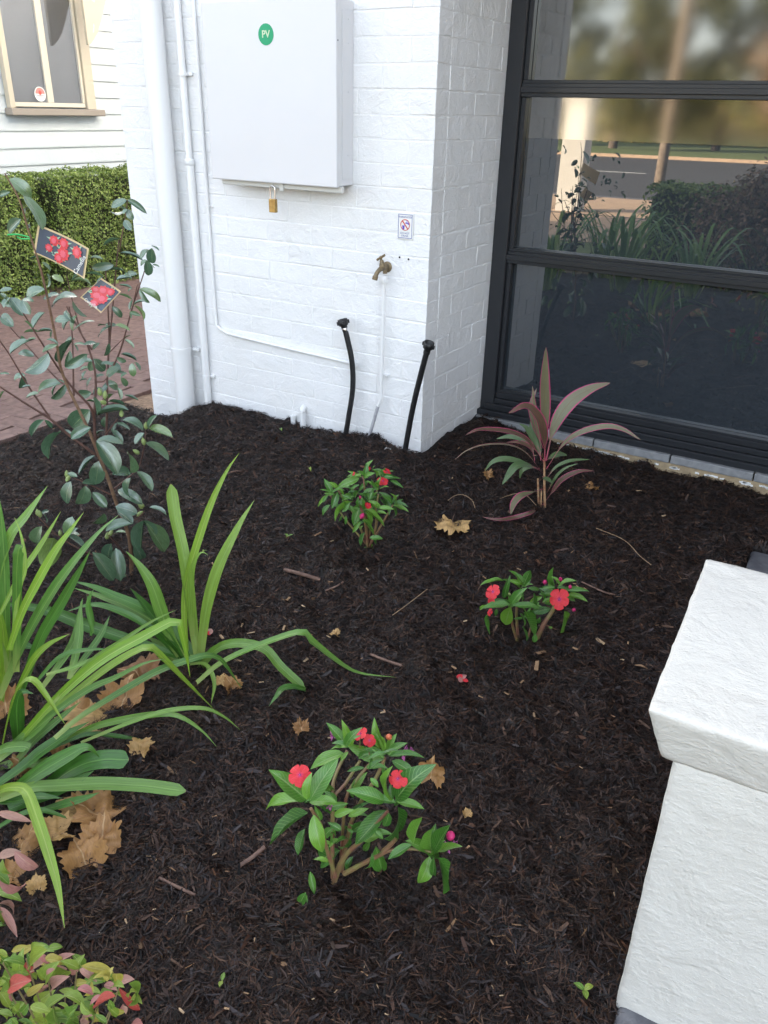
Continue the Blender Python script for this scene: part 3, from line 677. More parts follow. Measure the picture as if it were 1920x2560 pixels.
# downpipe
dx = (vx(466, 1000, .062).x+vx(374, 20, .062).x)/2; dr_ = .0495
zb_ = ground(dx, YF-.06)
dp = thing('downpipe', (dx, YF-.062, zb_), 'wide round white downpipe at left end of pier', 'pipe')
obj('tube', tube([(dx, YF-.062, zb_-.1), (dx, YF-.062, 2.6)], dr_, 24), MT['pipe'], dp)
zk = vx(458, 880, .1).z
obj('bracket', join(lathe([(dr_+.0035, zk-.011), (dr_+.0035, zk+.011)], 24, Matrix.Translation((dx, YF-.062, 0))), box(dx+dr_-.004, dx+dr_+.038, YF-.03, YF+.002, zk-.008, zk+.008, .002)), MT['pipe'], dp)
# conduit 1
x1 = (vx(448, 10, .022).x+vx(517, 1000, .022).x)/2; z1 = ground(x1, YF-.03)
c1 = thing('conduit', (x1, YF-.022, z1), 'medium white conduit straight down beside the downpipe', 'conduit')
zc1 = vx(470, 405, .03).z
obj('tube', join(tube([(x1, YF-.022, z1-.06), (x1, YF-.022, zc1)], .0185, 14), tube([(x1-.002, YF-.022, zc1), (x1-.002, YF-.022, 2.6)], .0155, 14)), MT['pipe'], c1)
obj('collar', lathe([(.0195, zc1-.014), (.0215, zc1-.012), (.0215, zc1+.010), (.019, zc1+.014)], 16, Matrix.Translation((x1, YF-.022, 0))), MT['pipe'], c1)
for zz in (vx(517, 940, .02).z, vx(437, 185, .02).z):
    obj('clip', join(lathe([(.0205, zz-.007), (.0205, zz+.007)], 14, Matrix.Translation((x1, YF-.022, 0))), box(x1+.012, x1+.042, YF-.012, YF+.001, zz-.007, zz+.007, .002)), MT['pipe'], c1)
# conduit 2: thin, bends right to a capped end
x2 = (vx(487, 10, .012).x+vx(529, 700, .012).x)/2
pb = vx(548, 826, .012); pe = vx(885, 909, .012)
c2 = thing('conduit', (x2, YF-.012, pb.z), 'thin white conduit bending right to a capped end', 'conduit')
obj('tube', tube([(x2, YF-.012, 2.6), (x2, YF-.012, 1.6), (x2, YF-.012, 1.0), (x2, YF-.012, pb.z+.075), (x2+.006, YF-.012, pb.z+.035), (x2+.028, YF-.012, pb.z+.006), (x2+.07, YF-.012, pb.z-.006), ((x2+pe.x)/2, YF-.012, (pb.z+pe.z)/2-.004), pe], .0082, 10, 60), MT['pipe'], c2)
d_ = (pe-Vector((x2, YF-.012, pb.z))).normalized()
obj('end_cap', lathe([(.0145, -.012), (.0165, -.01), (.0165, .012), (.012, .016)], 8, Matrix.Translation(pe) @ d_.to_track_quat('Z', 'Y').to_matrix().to_4x4()), MT['pipe'], c2)
for zz in (vx(520, 515, .012).z,):
    obj('clip', join(lathe([(.0115, zz-.005), (.0115, zz+.005)], 12, Matrix.Translation((x2, YF-.012, 0))), box(x2-.022, x2+.026, YF-.006, YF+.001, zz-.005, zz+.005, .001)), MT['pipe'], c2)
# meter box
Xr = at_y(884.6, 464, YF).x; d = ray(842, 470); YB = d.y*(Xr/d.x)
pl = at_y(530, 447, YB); pr = at_y(842, 470, YB); pt = at_y(494, 5, YB); zt = max(pt.z, at_y(838, -4, YB).z)
print('box', Xr, YB, pl, pr, zt)
zlo = (pl.z+pr.z)/2
bx = thing('meter_box', ((pl.x+Xr)/2, YB, zlo), 'white steel electrical cabinet on pier with green sticker', 'cabinet')
xl = pl.x
obj('body', box(xl+.012, Xr-.004, YB+.024, YF+.001, zlo+.004, zt-.006, .003), MT['steel'], bx)
obj('door', box(xl, Xr, YB, YB+.022, zlo, zt, .005, 2), MT['steel'], bx)
obj('side_panel', box(Xr-.0038, Xr-.001, YB+.045, YF-.012, zlo+.03, zt-.04, .001), MT['steel'], bx)
obj('bottom_lip', box(xl+.03, Xr+.006, YB+.030, YB+.048, zlo-.022, zlo+.0035, .003), MT['steelgrey'], bx)
obj('hasp', box(xl+.355, xl+.375, YB+.023, YB+.0295, zlo-.03, zlo+.003, .001), MT['steelgrey'], bx)
for zz in (zlo+.12, zlo+.35, zt-.15, zt-.07):
    obj('rivet', lathe([(.004, 0), (.003, .002)], 8, Matrix.Translation((Xr-.0008, YB+.085, zz)) @ Matrix.Rotation(R_(90), 4, 'Y')), MT['steel'], bx)
obj('keyhole', lathe([(.003, 0), (.003, .0006)], 8, Matrix.Translation((Xr, YB+.011, zt-.145)) @ Matrix.Rotation(R_(90), 4, 'Y')), MT['hole'], bx)
ps = at_y(665, 86, YB); pw = at_y(684, 86, YB).x-ps.x; pw = abs(pw)
stick = obj('sticker', lathe([(pw, 0), (pw, .001)], 40, Matrix.Translation((ps.x, YB-.0003, ps.z)) @ Matrix.Rotation(R_(90), 4, 'X')), MT['green'], bx)
obj('lettering', text_mesh('PV', pw*.95, .0003, .0006), mat('pale_lettering', (0.62, 0.72, 0.50), .5), stick, Matrix.Translation((ps.x, YB-.0018, ps.z)) @ Matrix.Rotation(R_(90), 4, 'X'))
# padlock
q = at_y(687, 470, YB+.02); pk = thing('padlock', (q.x, YB+.012, zlo-.06), 'brass padlock hanging under the white cabinet', 'padlock')
body_top = at_y(684, 497, YB+.012); body_bot = at_y(682, 531, YB+.012)
px_ = (body_top.x+body_bot.x)/2; hgt = body_top.z-body_bot.z
obj('body', box(px_-.0185, px_+.0185, YB+.004, YB+.020, body_bot.z, body_top.z, .003, 2), MT['brass'], pk)
zt_ = zlo-.012
obj('shackle', tube([(px_-.012, YB+.012, body_top.z-.004), (px_-.012, YB+.012, zt_-.012), (px_-.0085, YB+.012, zt_-.003), (px_, YB+.012, zt_+.001), (px_+.0085, YB+.012, zt_-.003), (px_+.012, YB+.012, zt_-.012), (px_+.012, YB+.012, body_top.z-.004)], .0034, 8, 24), MT['chrome'], pk)
# rainwater sign
s1 = at_y(996, 532, YF-.003); s2 = at_y(1035, 601, YF-.003); s3 = at_y(1037, 537, YF-.003)
sw, sh_ = s3.x-s1.x, s1.z-s2.z-.0; scx, scz = (s1.x+s3.x)/2-.003, (s1.z+s2.z)/2+.001
sg = thing('water_sign', (scx, YF-.003, scz-sh_/2), 'small white rainwater warning sign above the tap', 'sign')
sw *= .97; sh_ *= 1.0
obj('plate', box(scx-sw/2, scx+sw/2, YF-.006, YF-.0022, scz-sh_/2, scz+sh_/2, .001), MT['paper'], sg)
def outline(w, h, t, y):
    bs = [box(scx-w/2, scx+w/2, y, y+.0004, scz+h/2-t, scz+h/2), box(scx-w/2, scx+w/2, y, y+.0004, scz-h/2, scz-h/2+t), box(scx-w/2, scx-w/2+t, y, y+.0004, scz-h/2+t, scz+h/2-t), box(scx+w/2-t, scx+w/2, y, y+.0004, scz-h/2+t, scz+h/2-t)]
    return join(*bs)
RX = Matrix.Rotation(R_(90), 4, 'X')
obj('border', outline(sw*.88, sh_*.92, .0022, YF-.0066), MT['blueink'], sg)
obj('lettering', text_mesh('RAINWATER', sw*.145, .0002), MT['blueink'], sg, Matrix.Translation((scx, YF-.0066, scz+sh_*.35)) @ RX)
obj('lettering', text_mesh('DO NOT', sw*.145, .0002), MT['blueink'], sg, Matrix.Translation((scx, YF-.0066, scz-sh_*.27)) @ RX)
obj('lettering', text_mesh('DRINK', sw*.145, .0002), MT['blueink'], sg, Matrix.Translation((scx, YF-.0066, scz-sh_*.37)) @ RX)
rc = scz+sh_*.055; rr_ = sw*.30
ringm = lathe([(rr_, 0), (rr_, .0006), (rr_*.86, .0006), (rr_*.86, 0)], 28, Matrix.Translation((scx, YF-.0064, rc)) @ RX)
ringm2 = bpy.data.meshes.new('mesh'); bmr = bmesh.new(); bmr.from_mesh(ringm); bmesh.ops.delete(bmr, geom=[f for f in bmr.faces if len(f.verts) > 4], context='FACES'); bmr.to_mesh(ringm2); bmr.free()
barm = box(-rr_*.95, rr_*.95, -.0006, 0, -.0024, .0024); barm.transform(Matrix.Translation((scx, YF-.0066, rc)) @ Matrix.Rotation(R_(50), 4, 'Y'))
obj('symbol', join(ringm2, barm), MT['redink'], sg)
vio = mat('violet_ink', (0.13, 0.08, 0.5), .5)
obj('symbol', join(prism([(scx-.012, rc-.018), (scx-.004, rc-.018), (scx-.0025, rc-.002), (scx-.0135, rc-.002)], YF-.0068, YF-.0062), box(scx+.001, scx+.017, YF-.0068, YF-.0062, rc+.005, rc+.010), box(scx+.007, scx+.0095, YF-.0068, YF-.0062, rc+.010, rc+.016), box(scx+.003, scx+.0135, YF-.0068, YF-.0062, rc+.0155, rc+.0175), box(scx+.0125, scx+.0175, YF-.0068, YF-.0062, rc+.001, rc+.0055)), vio, sg)
for px, py in ((999.5, 643), (1022, 648)):
    p = at_y(px, py, YF); o = obj('screw_hole', lathe([(.0045, 0), (.0035, .0016)], 8, Matrix.Translation((p.x, YF-.0025, p.z)) @ RX), MT['hole'], bld)
# tap
tp = at_y(975, 668, YF-.0); tc = Vector((tp.x-.012, YF-.052, at_y(962, 672, YF-.05).z))
tap = thing('garden_tap', (tc.x, YF, tc.z), 'weathered brass garden tap on the white pier', 'tap')
fl = lathe([(.030, 0), (.030, .003), (.024, .006), (.016, .008)], 20, Matrix.Translation((tc.x, YF-.001, tc.z)) @ RX)
obj('flange', fl, MT['oldbrass'], tap)
obj('body', join(tube([(tc.x, YF-.006, tc.z), (tc.x, tc.y, tc.z)], [.0135, .0145], 14), lathe([(.010, -.012), (.017, -.006), (.0185, .004), (.016, .016)], 8, Matrix.Translation((tc.x, tc.y, tc.z)) @ Matrix.Rotation(R_(22), 4, 'X')),
    tube([(tc.x, YF-.028, tc.z), (tc.x, YF-.028, tc.z-.034)], [.0125, .0135], 12)), MT['oldbrass'], tap)
UPT = Vector((0, -.38, .92)).normalized(); MB = Matrix.Translation((tc.x, tc.y, tc.z)) @ UPT.to_track_quat('Z', 'Y').to_matrix().to_4x4()
obj('bonnet', lathe([(.0185, .012), (.0185, .020), (.016, .022), (.016, .030), (.0125, .033), (.0115, .046), (.0075, .048), (.0065, .064)], 10, MB), MT['oldbrass'], tap)
hc = MB @ Vector((0, 0, .066)); hd = Vector((.84, .0, .54)).normalized()
obj('handle', join(tube([hc-hd*.030, hc-hd*.019, hc-hd*.012, hc, hc+hd*.012, hc+hd*.019, hc+hd*.030], [.0062, .0075, .0062, .0095, .0062, .0075, .0062], 10), tube([hc-UPT*.01, hc+UPT*.006], .0075, 10)), MT['oldbrass'], tap)
obj('spout', tube([tc+Vector((0, -.004, 0)), tc+Vector((-.004, -.028, -.006)), tc+Vector((-.009, -.050, -.022)), tc+Vector((-.012, -.060, -.042))], [.0155, .0135, .0125, .0135], 12, 10), MT['oldbrass'], tap)
e0 = tc+Vector((-.012, -.060, -.040))
obj('nozzle', tube([e0+Vector((.0005, 0, .002)), e0+Vector((-.0035, -.003, -.018))], [.0165, .0165], 12), MT['oldbrass'], tap)
for o_ in tap.children: o_.data.transform(Matrix.Translation((tc.x, YF, tc.z)) @ Matrix.Scale(.74, 4) @ Matrix.Translation((-tc.x, -YF, -tc.z)))
# tap riser
rx = tc.x; zk0 = at_y(955, 1003, YF-.028).z; kb = at_y(952, 1000, YF-.028); kbb = at_y(917, 1098, YF-.05)
rs = thing('tap_riser', (rx, YF-.028, 0), 'thin white water pipe rising from the mulch to the brass tap', 'pipe')
obj('tube', tube([(rx, YF-.028, tc.z-.055), (rx-.001, YF-.028, (tc.z+kb.z)/2), (rx-.003, YF-.028, kb.z+.06), (kb.x+.002, YF-.029, kb.z+.008), (kb.x-.012, YF-.031, kb.z-.03)], .0088, 10, 40), MT['pipe'], rs)
obj('bare_end', tube([(kb.x-.0115, YF-.031, kb.z-.028), (kbb.x, YF-.05, kbb.z-.03)], .0083, 10), noisy(mat('grey_pipe', (.4, .4, .42), .5), 50, (.42, .42, .44), (.3, .3, .32)), rs)
obj('socket', lathe([(.0125, tc.z-.064), (.0145, tc.z-.060), (.0145, tc.z-.034), (.0125, tc.z-.032)], 12, Matrix.Translation((rx, YF-.028, 0))), MT['pipe'], rs)
zq = at_y(965, 940, YF-.02).z
obj('clip', box(rx-.022, rx+.022, YF-.020, YF+.001, zq-.004, zq+.004, .001), MT['pipe'], rs)
# black hoses
def hose(label, pts, off, tilt):
    P = [at_y(a, b, YF-o) for a, b, o in pts]; P[0].z -= .05
    t = thing('garden_hose', P[0], label, 'hose', 'black hose ends standing in the mulch')
    obj('tube', tube(P, .0125, 12, 26), MT['black'], t)
    top = P[-1]; dd = (P[-1]-P[-2]).normalized()
    obj('clamp', lathe([(.0138, -.024), (.0145, -.022), (.0145, -.010), (.0138, -.008)], 14, Matrix.Translation(top) @ dd.to_track_quat('Z', 'Y').to_matrix().to_4x4()), MT['chrome'] if tilt else MT['black'], t)
    M = Matrix.Translation(top) @ dd.to_track_quat('Z', 'Y').to_matrix().to_4x4()
    parts = [lathe([(.0135, -.010), (.0150, .000), (.0215, .004), (.0225, .030), (.0195, .0305), (.0160, .029), (.0150, .010), (.003, .009)], 20, M)]
    for k in range(4):
        a = k*math.pi/2+.4; b_ = box(.019, .0285, -.005, .005, .008, .024, .0015); b_.transform(M @ Matrix.Rotation(a, 4, 'Z')); parts.append(b_)
    obj('coupling', join(*parts), MT['black'], t); return t
hose('curved black hose end with nut, standing below the capped conduit', [(858, 1098, .05), (872, 1040, .045), (882, 970, .04), (880, 905, .045), (869, 850, .055), (860, 815, .06)], .05, True)
hose('straight black hose end with nut, leaning at the pier corner', [(1008, 1132, .06), (1030, 1030, .07), (1050, 945, .085), (1069, 872, .10)], .06, False)
# corrugated stub, hoop
p = at_y(755, 1060, YF-.03); zz = at_y(756, 1035, YF-.03).z
st = thing('conduit_stub', (p.x, YF-.03, p.z), 'short white corrugated conduit stub at the pier foot', 'conduit')
prof = []
for k in range(13): prof += [(.0135 if k % 2 else .0155, -.08+k*.0075)]
obj('corrugated_tube', lathe(prof, 14, Matrix.Translation((p.x+.002, YF-.025, zz))), MT['pipe'], st)
obj('elbow', tube([(p.x+.002, YF-.025, zz+.008), (p.x-.001, YF-.022, zz+.02), (p.x-.004, YF-.004, zz+.026)], .0145, 12, 8), MT['pipe'], st)
p = at_y(733, 1055, YF-.02)
st2 = thing('conduit_stub', p, 'short smooth white pipe stub left of the corrugated stub', 'conduit')
obj('tube', tube([p-Vector((0, 0, .06)), p+Vector((0, 0, .032))], .0125, 12), MT['pipe'], st2); obj('rim', lathe([(.0135, .026), (.0135, .034)], 12, Matrix.Translation(p)), MT['pipe'], st2)
p = on_ground(970, 1128); ho = thing('wire_hoop', p, 'small white plastic hoop poking out of the mulch', 'hoop')
obj('hoop', tube([p+Vector((-.022, 0, -.02)), p+Vector((-.016, 0, .008)), p+Vector((0, 0, .016)), p+Vector((.016, .002, .008)), p+Vector((.021, 0, -.02))], .0022, 6, 14), mat('grey_white_plastic', (.5, .5, .48), .4), ho)

# ================================================================== plants
TOCAM = lambda p: (CAM-p).normalized()
def leaf_shape(curl, fold, prof, nl=9, na=4, wav=0.0, seed=0, stalk=0.0):
    """blade along +Y (length 1), half width prof(t) (max .5), +Z is the upper face"""
    V = []; UV = []; Fc = []; rr = random.Random(seed); ph = rr.uniform(0, 6)
    y = z = 0.0; ang = curl*.12
    for i in range(nl+1):
        t = i/nl
        if i: y += math.cos(ang)/nl; z += math.sin(ang)/nl; ang -= curl/nl*(.6+.8*t)
        for j in range(na+1):
            u = j/na*2-1; w_ = prof(t); x = u*w_*math.cos(fold); zz = z+abs(u)*w_*math.sin(fold)+wav*math.sin(t*9+ph+(1 if u > 0 else 0))*u*u*.5*w_
            V.append((x, y, zz)); UV.append((j/na, t))
    for i in range(nl):
        for j in range(na):
            k = i*(na+1)+j; Fc.append((k, k+1, k+na+2, k+na+1))
    return mesh(V, Fc, UV, smooth=True)
def oval(a, b, tip=1.0):
    mx = max((t**a)*((1-t)**b) for t in [i/50 for i in range(51)])
    return lambda t: max(.012, .5*((max(t, 0)**a)*((1-t)**b))/mx)
CAMV = [leaf_shape(c, f, oval(.65, .62), seed=i, wav=.06) for i, (c, f) in enumerate(((.5, .25), (.9, .3), (.3, .4), (1.2, .2), (.7, .12), (.15, .3)))]
IMPV = [leaf_shape(c, f, oval(.8, 1.0), seed=i, wav=.12) for i, (c, f) in enumerate(((.5, .22), (.9, .25), (.2, .3), (1.2, .2), (.7, .15)))]
NANV = [leaf_shape(c, f, oval(.8, .95), nl=7, na=2, seed=i) for i, (c, f) in enumerate(((.6, .2), (1.2, .25), (.2, .3), (1.7, .3)))]
PETV = [leaf_shape(c, f, lambda t: .5*min(1, (t*1.6)**.7)*(1-max(0, (t-.72)/.28)**3*.75), nl=6, na=4, seed=i, wav=.1) for i, (c, f) in enumerate(((.4, .05), (.8, .1), (-.2, .1)))]
def place_leaf(name, variants, mt, parent, a, b, wf, nrm, rr):
    d = b-a; ln = d.length; y = d.normalized(); zv = (nrm-y*nrm.dot(y))
    if zv.length < 1e-3: zv = y.orthogonal()
    zv.normalize(); x = y.cross(zv)
    M = Matrix(((x.x*ln*wf, y.x*ln, zv.x*ln, a.x), (x.y*ln*wf, y.y*ln, zv.y*ln, a.y), (x.z*ln*wf, y.z*ln, zv.z*ln, a.z), (0, 0, 0, 1)))
    v = rr.choice(variants); key = (v.name, mt.name)
    if key not in LV:
        v2 = v.copy(); v2.materials.clear(); v2.materials.append(mt); LV[key] = v2
    return obj(name, LV[key], None, parent, M)
LV = {}
WFK = 1.1; UPW = [.8]; TOC = [.45]; TLT = [.42]; LNK = [.10]; EXTRA = [.3]
def leaves(parent, base, spec, cr, variants, mt, rr, dd=0.0, spread=.06, tilt=.35, name='leaf', toc=None, upw=None):
    for s in spec:
        x0, y0, x1, y1, wf = s[:5]; mm = s[5] if len(s) > 5 else mt
        o = dd+rr.gauss(0, spread); a = lift(*cr(x0, y0), base, o); ln0 = (lift(*cr(x1, y1), base, o)-a).length
        b = lift(*cr(x1, y1), base, o+rr.uniform(-.45, .25)*ln0)
        for q in (a, b):
            gz = ground(q.x, q.y)+.012
            if q.z < gz: q.z = gz
        n = TOCAM(a)*(toc or TOC[0])+Vector((0, 0, upw if upw else UPW[0]))+Vector((rr.gauss(0, TLT[0]), rr.gauss(0, TLT[0]), rr.gauss(0, TLT[0])))
        place_leaf(name, variants, mm, parent, a, b+(b-a)*LNK[0], wf*WFK, n, rr)
        if rr.random() < EXTRA[0]:      # a smaller leaf from the same node
            d2 = Matrix.Rotation(rr.choice((-1, 1))*rr.uniform(.7, 1.7), 3, TOCAM(a)) @ (b-a); n2 = n+Vector((rr.gauss(0, .4), rr.gauss(0, .4), rr.gauss(0, .4)))
            place_leaf(name, variants, mm, parent, a, a+d2*rr.uniform(.55, .85), wf*WFK, n2, rr)
SK = [1.0]
def stems(parent, base, spec, mt, name='stem', n=7):
    """spec: (crop, [(x,y)...], r0, r1, dd0, dd1)"""
    for cr, pts, r0, r1, d0, d1 in spec:
        P = []
        for i, (a, b) in enumerate(pts):
            P.append(lift(*cr(a, b), base, d0+(d1-d0)*i/max(1, len(pts)-1)))
        obj(name, tube(P, [r0*SK[0], (r0+r1)/2*SK[0], r1*SK[0]], n, max(8, 4*len(P))), mt, parent)

# ---- camellia
rr = random.Random(21)
cb = on_ground(*cC(905, 1475)); cam_t = thing('camellia', cb, 'young camellia shrub with glossy dark leaves at left', 'shrub')
trunk = [(905, 1490), (892, 1230), (800, 980), (740, 800), (690, 680), (620, 500), (560, 375), (470, 190)]
TR = [cC(*p) for p in trunk]+[cB(545, 1140), cB(510, 930), cB(410, 440), cB(335, 150), cA(235, 580), cA(160, 330), cA(40, 110)]
P = [lift(px, py, cb, -.02*i/8) for i, (px, py) in enumerate(TR)]; P[0].z -= .03
obj('trunk', tube(P, [.0066, .0062, .0055, .0048, .004, .0035, .003, .0018], 8, 60), MT['camstem'], cam_t)
stems(cam_t, cb, [
 (cC, [(690, 670), (660, 560), (650, 400)], .005, .004, 0, .02), (cB, [(855, 1630), (810, 1500), (620, 1290), (430, 1010), (290, 790), (210, 660)], .004, .002, .02, -.05),
 (cC, [(672, 662), (490, 530), (350, 410), (160, 290), (0, 185), (-120, 110)], .005, .002, 0, -.08), (cB, [(450, 1600), (270, 1340), (90, 1040), (0, 910), (-60, 800)], .003, .0016, -.05, -.1),
 (cB, [(600, 1300), (540, 1275), (390, 1120), (250, 960), (0, 690)], .003, .0016, 0, .1), (cB, [(665, 1405), (658, 1080), (650, 850), (625, 600)], .003, .0018, 0, .06),
 (cB, [(830, 990), (740, 860), (690, 700), (600, 320)], .003, .0014, .1, .14), (cB, [(850, 1600), (860, 1230), (800, 980), (740, 860), (600, 600)], .004, .002, .02, .1),
 (cB, [(960, 1760), (965, 1400), (970, 1150), (985, 920), (975, 650), (950, 260)], .004, .002, .06, .14), (cB, [(1000, 1180), (1090, 980), (1190, 620), (1280, 350), (1325, 210)], .003, .0015, .08, .12),
 (cB, [(1205, 560), (1240, 400)], .002, .001, .1, .1), (cB, [(985, 960), (1035, 385), (1072, 0)], .003, .0016, .1, .14), (cA, [(990, 760), (1060, 330)], .002, .0012, .14, .14),
 (cC, [(790, 890), (900, 800), (960, 740), (1000, 580), (1005, 490)], .003, .0016, 0, .03), (cC, [(765, 930), (640, 870), (510, 815)], .0028, .0016, 0, -.04),
 (cC, [(880, 1420), (700, 1370), (520, 1290), (380, 1200), (270, 1090)], .003, .0016, 0, -.06), (cC, [(840, 1080), (920, 1110), (1000, 1050)], .0025, .0015, 0, -.02),
 (cC, [(900, 1380), (830, 1300), (750, 1210)], .0025, .0015, 0, -.05), (cB, [(1060, 1610), (950, 1760)], .002, .0025, .05, .05), (cB, [(880, 1580), (950, 1370)], .002, .001, .03, .03),
 (cB, [(990, 1010), (1120, 880)], .002, .001, .1, .12), (cB, [(860, 1280), (940, 1270), (1000, 1180)], .002, .0015, .05, .08)], MT['camtwig'])
leaves(cam_t, cb, [(75, 160, 265, 285, .5), (195, 295, 375, 530, .45), (85, 265, 0, 290, .4), (175, 490, 75, 590, .5), (290, 650, 450, 790, .42), (1050, 330, 925, 380, .4), (1060, 330, 1200, 420, .25),
 (1050, 400, 935, 465, .45), (1055, 410, 1095, 490, .6), (1030, 500, 1085, 575, .6), (995, 655, 865, 690, .4), (1190, 840, 1015, 755, .25), (1220, 740, 1170, 810, .5), (1255, 710, 1320, 740, .35),
 (1260, 730, 1260, 850, .6), (1215, 830, 1235, 950, .55), (1265, 870, 1320, 880, .25), (855, 830, 750, 795, .3), (945, 870, 770, 895, .35), (1030, 920, 890, 900, .25), (860, 965, 725, 935, .25)], cA, CAMV, MT['camellia'], rr, .04)
leaves(cam_t, cb, [(1195, 345, 1060, 350, .35), (1240, 310, 1120, 300, .35), (1260, 440, 1460, 525, .3), (1190, 435, 1080, 405, .25), (1195, 540, 1085, 490, .3), (1205, 590, 1315, 695, .42), (1170, 650, 1260, 680, .35),
 (1010, 600, 1105, 695, .4), (650, 370, 810, 365, .2), (420, 300, 455, 420, .5), (470, 320, 560, 360, .5), (380, 200, 460, 260, .45), (265, 170, 350, 150, .3), (405, 445, 195, 510, .45), (95, 520, 210, 670, .55),
 (200, 540, 260, 660, .55), (110, 440, 0, 450, .35), (0, 480, 70, 530, .45), (0, 560, 130, 590, .3), (10, 690, 110, 770, .65), (470, 610, 630, 450, .48), (390, 540, 510, 470, .42), (655, 545, 760, 690, .42),
 (640, 720, 490, 710, .4), (640, 690, 570, 800, .42), (660, 820, 820, 705, .34), (300, 800, 385, 660, .55), (290, 800, 230, 730, .5), (350, 830, 225, 825, .25), (470, 820, 350, 820, .35), (90, 1030, 240, 910, .48),
 (210, 940, 310, 890, .5), (310, 1050, 165, 1000, .45), (435, 1020, 270, 1210, .48), (545, 1115, 640, 895, .55), (525, 945, 380, 990, .35), (665, 940, 760, 930, .35), (590, 1150, 780, 1050, .35),
 (670, 1100, 820, 1090, .35), (230, 1220, 110, 1240, .5), (90, 1210, 0, 1210, .25), (200, 1220, 190, 1340, .45), (280, 1320, 200, 1330, .35), (600, 1290, 320, 1340, .3), (510, 1310, 460, 1400, .3),
 (350, 1385, 240, 1420, .4), (40, 1360, 0, 1420, .35), (820, 1690, 650, 1780, .48), (810, 1530, 640, 1690, .55), (940, 1720, 840, 1760, .4), (1290, 1720, 1140, 1600, .52), (1340, 1700, 1535, 1760, .38),
 (1300, 1740, 1220, 1830, .55), (1310, 1830, 1510, 1970, .52), (400, 1620, 280, 1760, .35), (550, 1730, 395, 1910, .45), (560, 1720, 640, 1750, .5), (880, 1580, 1130, 1520, .38)], cB, CAMV, MT['camellia'], rr, -.02)
leaves(cam_t, cb, [(825, 1375, 690, 1400, .5), (870, 930, 760, 930, .4), (900, 930, 840, 980, .5), (980, 930, 960, 1050, .35), (840, 1070, 945, 1180, .5), (960, 1230, 1045, 1150, .5), (960, 1270, 1065, 1340, .5),
 (830, 1240, 765, 1340, .45), (790, 1260, 715, 1260, .35), (1090, 1030, 1225, 1075, .42), (1190, 1110, 1200, 1225, .5), (1220, 1100, 1270, 1165, .45), (1090, 1240, 1150, 1320, .45), (870, 1240, 930, 1210, .45),
 (1000, 780, 870, 850, .42), (1030, 770, 1160, 800, .35), (950, 770, 1040, 760, .35), (1120, 900, 1205, 965, .35), (970, 1310, 920, 1370, .45), (1060, 1330, 1090, 1430, .42), (1120, 1400, 1240, 1440, .25),
 (780, 1450, 900, 1470, .4), (1130, 1490, 990, 1450, .35), (1050, 1650, 1160, 1700, .3), (1000, 1700, 1110, 1810, .3), (960, 1590, 930, 1700, .5), (1000, 1100, 1080, 1180, .5), (900, 1130, 1000, 1110, .4),
 (1010, 1190, 1130, 1200, .2), (920, 1330, 1020, 1290, .4), (720, 1180, 800, 1150, .4), (780, 1180, 730, 1250, .45), (1050, 1060, 1130, 1100, .5), (870, 1330, 960, 1400, .4), (1020, 1390, 950, 1460, .4)], cB, CAMV, MT['camellia'], rr, .09, .04)
leaves(cam_t, cb, [(665, 560, 805, 765, .52), (900, 780, 905, 640, .52), (945, 770, 1045, 890, .5), (660, 860, 680, 725, .52), (900, 950, 870, 830, .6), (815, 900, 970, 970, .35), (535, 810, 470, 780, .45), (490, 840, 440, 985, .52),
 (590, 870, 560, 1015, .58), (640, 915, 730, 1010, .48), (950, 1060, 815, 1010, .5), (1030, 1020, 1150, 1050, .3), (990, 1110, 965, 1310, .45), (1010, 1130, 1140, 1310, .48), (930, 1270, 990, 1390, .42), (720, 1060, 660, 1140, .5),
 (290, 1150, 215, 1300, .42), (370, 1230, 320, 1400, .52), (460, 1210, 490, 1100, .52), (470, 1220, 590, 1290, .5), (640, 1330, 780, 1510, .42), (770, 1270, 730, 1400, .5), (800, 1300, 830, 1510, .4), (790, 1200, 860, 1190, .35),
 (920, 1130, 740, 1170, .42), (870, 1480, 870, 1560, .5), (660, 660, 550, 780, .35), (290, 1060, 340, 1110, .5)], cC, CAMV, MT['camellia'], rr, -.02)
budm = lathe([(.0005, 0), (.006, .005), (.0075, .011), (.0055, .019), (.001, .026)], 8)
budm.materials.append(MT['bud'])
for x, y in ((480, 800), (465, 815), (725, 270), (695, 250), (735, 300), (840, 395), (1010, 480), (965, 650), (1000, 1015), (945, 1080), (985, 1030), (280, 1090), (265, 1080), (750, 1220), (735, 1240), (420, 1220), (1000, 590)):
    p = lift(*cC(x, y), cb, .0); obj('bud', budm, None, cam_t, Matrix.Translation(p) @ Matrix.Rotation(rr.uniform(0, 6), 4, 'Z') @ Matrix.Rotation(rr.gauss(0, .6), 4, 'X'))
